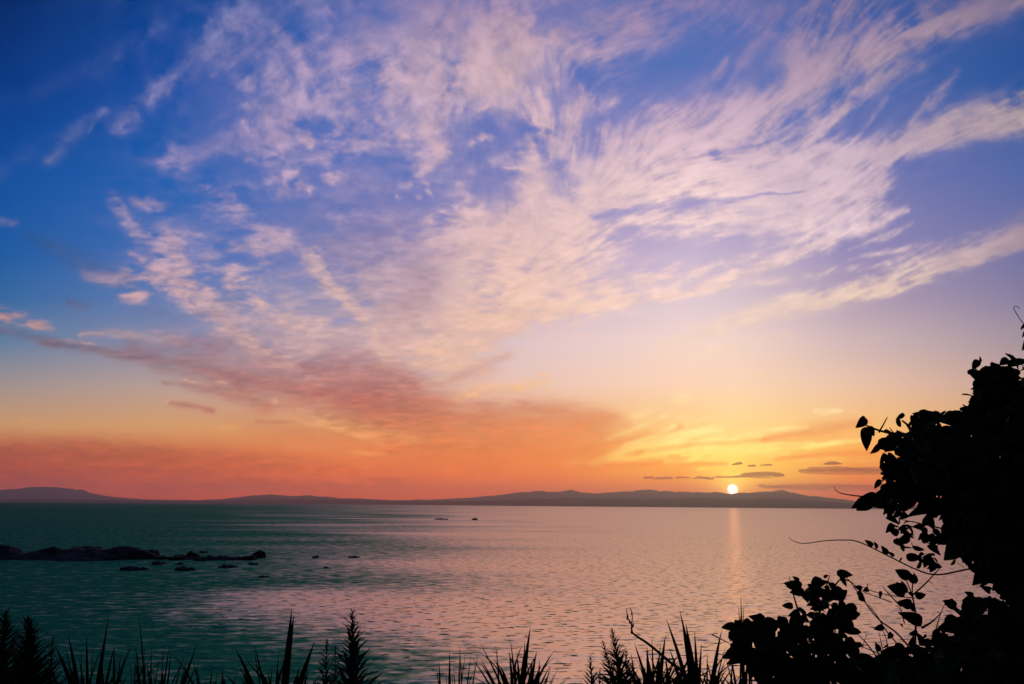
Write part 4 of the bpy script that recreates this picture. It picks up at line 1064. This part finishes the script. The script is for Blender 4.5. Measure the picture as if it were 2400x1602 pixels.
def twig(M, pts, D, r1, r2, dz=0.0):
    P = [at(x, y, D + dz * i / len(pts)) for i, (x, y) in enumerate(pts)]
    # smooth the bends
    Q = []
    for i in range(len(P) - 1):
        a, b_, c, d = P[max(i - 1, 0)], P[i], P[i + 1], P[min(i + 2, len(P) - 1)]
        for k in range(4):
            t = k / 4
            Q.append(0.5 * ((2 * b_) + (c - a) * t + (2 * a - 5 * b_ + 4 * c - d) * t * t + (3 * b_ - a - 3 * c + d) * t ** 3))
    Q.append(P[-1])
    n = len(Q)
    M.tube(Q, [r1 + (r2 - r1) * i / (n - 1) for i in range(n)], 5)

def build_tree():
    D = 3.2
    base = root(2560, 1640, D + .1)
    e = empty('leafy_tree', base)
    tag(e, 'dark leafy tree with heart-shaped leaves filling the right edge', 'tree')
    T = Mesh()
    T.tube([base, at(2560, 1400, D + .15), at(2500, 1200, D + .1), at(2480, 1000, D + .1), at(2520, 800, D + .1)], [.06, .05, .04, .028, .015], 10)
    T.make('trunk', BARK, e)
    B = Mesh()
    for pts, r in [([(2520, 1250), (2380, 1120), (2200, 1030), (2080, 1012), (2030, 995), (2012, 990)], .012), ([(2490, 1100), (2400, 980), (2320, 900), (2290, 868), (2284, 850)], .010),
                   ([(2520, 1260), (2350, 1190), (2180, 1170), (2060, 1165), (1990, 1158), (1962, 1150), (1955, 1138)], .006), ([(2540, 1330), (2360, 1280), (2220, 1240), (2110, 1215)], .010),
                   ([(2450, 1300), (2280, 1330), (2200, 1345), (2150, 1334), (2080, 1300), (2012, 1268), (1970, 1264), (1930, 1266), (1885, 1272), (1860, 1266), (1849, 1258)], .0042),
                   ([(2500, 900), (2440, 800), (2400, 760), (2382, 735), (2376, 722), (2382, 718), (2390, 724)], .002), ([(2060, 1012), (2075, 985), (2080, 975)], .004), ([(2110, 1030), (2092, 1010), (2085, 1000)], .004)]:
        twig(B, pts, D, r, .0012)
    B.make('branches', BARK, e)
    M = Mesh()
    main = [(2560, 700), (2430, 830), (2400, 868), (2350, 880), (2330, 868), (2290, 870), (2288, 900), (2270, 925), (2280, 955), (2235, 968), (2170, 970), (2120, 985), (2080, 1005), (2068, 1040), (2085, 1070), (2060, 1095),
            (2075, 1115), (2055, 1140), (2060, 1165), (2010, 1178), (2060, 1195), (2130, 1195), (2190, 1205), (2200, 1260), (2215, 1320), (2260, 1335), (2310, 1370), (2330, 1400), (2420, 1420), (2560, 1420)]
    crown(M, main, D, .75, 2500, 31, .085, .13)
    rim = [(2300, 862), (2560, 700), (2560, 1100), (2330, 1000), (2220, 985), (2090, 1010), (2110, 990), (2230, 962), (2285, 940), (2275, 915)]
    crown(M, rim, D, .35, 170, 32, .08, .115)
    low = [(2090, 1205), (2200, 1215), (2200, 1335), (2160, 1330), (2140, 1290), (2105, 1280), (2090, 1250)]
    crown(M, low, D, .22, 44, 33, .05, .085, .85)
    special(M, [(2291, 842, 2280, 866, .1), (2296, 846, 2299, 829, .3), (2028, 978, 2006, 1004, .2), (2022, 980, 2028, 974, .2), (2022, 1003, 2040, 1062, .3), (2060, 1040, 2040, 1066, .5), (2035, 1000, 2055, 1025, .2),
                (2118, 968, 2096, 986, .3), (2100, 985, 2118, 1000, .2), (2140, 975, 2160, 968, .4), (2205, 968, 2222, 960, .5), (2250, 968, 2268, 978, .4), (2075, 1062, 2062, 1090, .4), (2085, 1090, 2078, 1105, .4),
                (2060, 1122, 2050, 1150, .3), (2100, 1105, 2062, 1125, .2), (2052, 1160, 2000, 1176, .2), (2040, 1172, 2004, 1200, .4), (2012, 1180, 2010, 1200, .6), (2080, 1190, 2070, 1206, .3), (2040, 1172, 2070, 1190, .3),
                (2340, 870, 2362, 858, .5), (2330, 880, 2316, 868, .1), (2300, 885, 2288, 872, .2), (2400, 760, 2392, 778, .3), (2402, 778, 2397, 792, .4), (2404, 800, 2397, 822, .4), (2290, 925, 2272, 960, .1),
                (2090, 1225, 2078, 1250, .4), (2105, 1250, 2082, 1236, .3), (2105, 1262, 2092, 1270, .3), (2130, 1255, 2100, 1272, .2),
                (2045, 1278, 2026, 1262, .3), (2055, 1284, 2048, 1264, .5), (2078, 1298, 2064, 1270, .3), (2095, 1302, 2080, 1290, .4), (2112, 1305, 2106, 1320, .5), (2118, 1290, 2108, 1272, .3), (2150, 1330, 2160, 1310, .5),
                (2160, 1318, 2148, 1298, .4), (2182, 1330, 2200, 1322, .3), (2125, 1305, 2170, 1304, .3), (2110, 1195, 2090, 1216, .4)], D, 34)
    M.make('crown', LEAF, e)

def build_shrubs():
    # the round-leaved shrub left of the tree
    D = 3.0
    base = root(1900, 1700, D)
    e = empty('leafy_shrub', base)
    tag(e, 'round-leaved dark shrub left of the tree, its top standing against the water', 'shrub')
    B = Mesh()
    for pts, r in [([(1900, 1720), (1905, 1560), (1920, 1440), (1935, 1380), (1945, 1345)], .009), ([(1910, 1580), (1880, 1460), (1862, 1400), (1850, 1350)], .007), ([(1880, 1640), (1800, 1520), (1750, 1470), (1712, 1462)], .007),
                   ([(1735, 1720), (1736, 1560), (1740, 1470)], .006), ([(1930, 1420), (1965, 1360), (1990, 1360), (2008, 1374)], .004), ([(1770, 1720), (1762, 1600), (1760, 1540)], .005), ([(1668, 1485), (1690, 1496), (1720, 1512)], .003)]:
        twig(B, pts, D, r, .0015)
    B.make('branches', BARK, e)
    M = Mesh()
    crown(M, [(1855, 1362), (1880, 1385), (1900, 1350), (1935, 1345), (1968, 1370), (1985, 1400), (2000, 1440), (1996, 1480), (2006, 1530), (2010, 1640), (1850, 1640), (1868, 1500), (1862, 1460), (1888, 1420), (1866, 1390)], D, .32, 300, 41, .07, .105, .8)
    crown(M, [(1700, 1478), (1740, 1455), (1790, 1458), (1870, 1462), (1890, 1500), (1890, 1640), (1790, 1640), (1745, 1560), (1722, 1520)], D - .1, .32, 260, 42, .075, .11, .85)
    special(M, [(1878, 1372, 1832, 1366, .2), (1872, 1360, 1854, 1346, .3), (1884, 1384, 1848, 1388, .4), (1870, 1378, 1838, 1372, .1), (1905, 1368, 1912, 1352, .3), (1930, 1350, 1946, 1346, .3), (1962, 1342, 2006, 1346, .1), (1968, 1350, 1990, 1376, .5),
                (1858, 1418, 1828, 1418, .1), (1872, 1430, 1846, 1444, .3), (1990, 1415, 2010, 1438, .3), (1985, 1440, 2020, 1438, .4), (1990, 1452, 2005, 1470, .3), (1995, 1476, 2026, 1482, .3), (1990, 1500, 2012, 1512, .3), (1995, 1520, 2014, 1548, .3),
                (1722, 1462, 1688, 1472, .1), (1735, 1460, 1715, 1500, .4), (1790, 1450, 1756, 1444, .2), (1775, 1438, 1790, 1460, .1), (1740, 1470, 1712, 1500, .2), (1742, 1512, 1692, 1546, .2), (1750, 1520, 1705, 1560, .3), (1830, 1462, 1862, 1466, .4), (1800, 1470, 1822, 1492, .2)], D - .05, 43)
    M.make('foliage', LEAF, e)

    # the low bush under the tree, in the right-hand corner
    D = 2.7
    base = root(2300, 1760, D)
    e = empty('leafy_bush', base)
    tag(e, 'dense low dark bush in the right-hand corner below the tree', 'bush')
    B = Mesh()
    for pts, r in [([(2300, 1760), (2300, 1600), (2280, 1480), (2230, 1420)], .009), ([(2250, 1700), (2160, 1600), (2100, 1570)], .007)]:
        twig(B, pts, D, r, .002)
    B.make('branches', BARK, e)
    M = Mesh()
    crown(M, [(2215, 1408), (2250, 1398), (2290, 1390), (2330, 1380), (2420, 1370), (2600, 1360), (2600, 1680), (1960, 1680), (2020, 1560), (2050, 1525), (2110, 1512), (2160, 1500), (2200, 1470), (2225, 1455), (2235, 1435)], D, .5, 1400, 51, .075, .11, .95)
    crown(M, [(1985, 1530), (2060, 1545), (2060, 1680), (1960, 1680)], D + .1, .3, 110, 52, .075, .1, .9)
    special(M, [(2240, 1420, 2208, 1404, .1), (2232, 1402, 2212, 1420, .3), (2235, 1462, 2218, 1470, .3), (2215, 1480, 2200, 1462, .3), (2060, 1525, 2052, 1502, .3), (2130, 1510, 2145, 1486, .3), (2160, 1505, 2150, 1480, .2), (2280, 1395, 2262, 1386, .2), (2320, 1385, 2300, 1372, .3)], D, 53)
    M.make('foliage', LEAF, e)

    # thin, half bare stems between shrub and tree
    D = 3.4
    base = root(2150, 1700, D)
    e = empty('bramble', base)
    tag(e, 'thin half-bare bramble stems with few leaves between shrub and tree', 'bramble')
    B = Mesh()
    for pts, r in [([(2150, 1700), (2145, 1540), (2146, 1440), (2138, 1390), (2140, 1350), (2128, 1338)], .006), ([(2140, 1400), (2125, 1360), (2110, 1340)], .003), ([(2140, 1392), (2170, 1365), (2195, 1338), (2204, 1328)], .004), ([(2176, 1360), (2186, 1366)], .002),
                   ([(2180, 1580), (2110, 1490), (2060, 1450), (2020, 1400), (1990, 1358), (1975, 1350)], .005), ([(2150, 1560), (2080, 1480), (2055, 1440), (2035, 1415)], .004), ([(2120, 1640), (2080, 1560), (2060, 1480)], .004),
                   ([(2145, 1400), (2090, 1394), (2040, 1382), (2015, 1370)], .0025), ([(2112, 1420), (2085, 1392), (2068, 1372)], .004), ([(2120, 1460), (2110, 1425), (2098, 1418)], .003), ([(2090, 1410), (2050, 1395), (2010, 1380)], .0025),
                   ([(2160, 1470), (2185, 1455), (2205, 1435)], .006), ([(2190, 1490), (2200, 1450), (2212, 1418)], .003), ([(2060, 1545), (2030, 1505), (1995, 1470)], .004), ([(2060, 1530), (2030, 1518), (2005, 1508)], .003), ([(2020, 1520), (2030, 1490), (2034, 1484)], .0015),
                   ([(2080, 1530), (2078, 1500), (2066, 1466)], .003), ([(2240, 1455), (2215, 1438)], .002)]:
        twig(B, pts, D, r, .0014)
    B.make('stems', BARK, e)
    M = Mesh()
    special(M, [(2140, 1362, 2115, 1332, .2), (2142, 1366, 2145, 1335, .3), (2130, 1350, 2098, 1334, .2), (2120, 1385, 2082, 1372, .2), (2118, 1380, 2100, 1360, .4), (2122, 1388, 2115, 1358, .3), (2146, 1396, 2178, 1390, .3), (2140, 1396, 2125, 1382, .5),
                (2135, 1415, 2098, 1408, .2), (2140, 1420, 2118, 1402, .3), (2142, 1430, 2130, 1414, .4), (2062, 1384, 2064, 1406, .4), (2035, 1378, 2022, 1384, .3), (2032, 1372, 2034, 1366, .3), (2020, 1378, 2002, 1372, .4),
                (2070, 1466, 2044, 1476, .2), (2158, 1455, 2102, 1432, .2), (2150, 1452, 2110, 1442, .4), (2160, 1460, 2130, 1448, .2), (2090, 1482, 2080, 1498, .3), (2110, 1460, 2118, 1470, .4), (2150, 1480, 2128, 1486, .3), (2170, 1485, 2160, 1500, .3), (2080, 1508, 2068, 1520, .4),
                (2010, 1385, 2030, 1408, .3), (2012, 1395, 2036, 1412, .3)], D, 63)
    M.make('leaves', LEAF, e)

    # the bare twig arching over the grass
    D = 3.3
    base = root(1650, 1720, D)
    e = empty('bare_twig_plant', base)
    tag(e, 'bare knotty twig arching left out of the grass towards the water', 'twig')
    B = Mesh()
    twig(B, [(1650, 1720), (1610, 1590), (1570, 1550), (1520, 1508), (1496, 1492), (1482, 1480), (1480, 1462), (1472, 1448), (1470, 1438), (1468, 1424)], D, .008, .0016)
    twig(B, [(1479, 1462), (1482, 1450), (1481, 1434), (1477, 1423)], D, .003, .0014)
    twig(B, [(1481, 1472), (1485, 1462), (1483, 1456)], D, .002, .0012)
    B.make('twig', BARK, e)
    K = Mesh()
    for (x, y) in [(1471, 1443), (1476, 1456), (1481, 1436), (1480, 1480), (1484, 1463), (1470, 1447)]:
        p = at(x, y, D); K.tube([p - UP * .008, p, p + UP * .008], [.002, .0045, .0015], 6)
    K.make('buds', BARK, e)
build_tree()
build_shrubs()
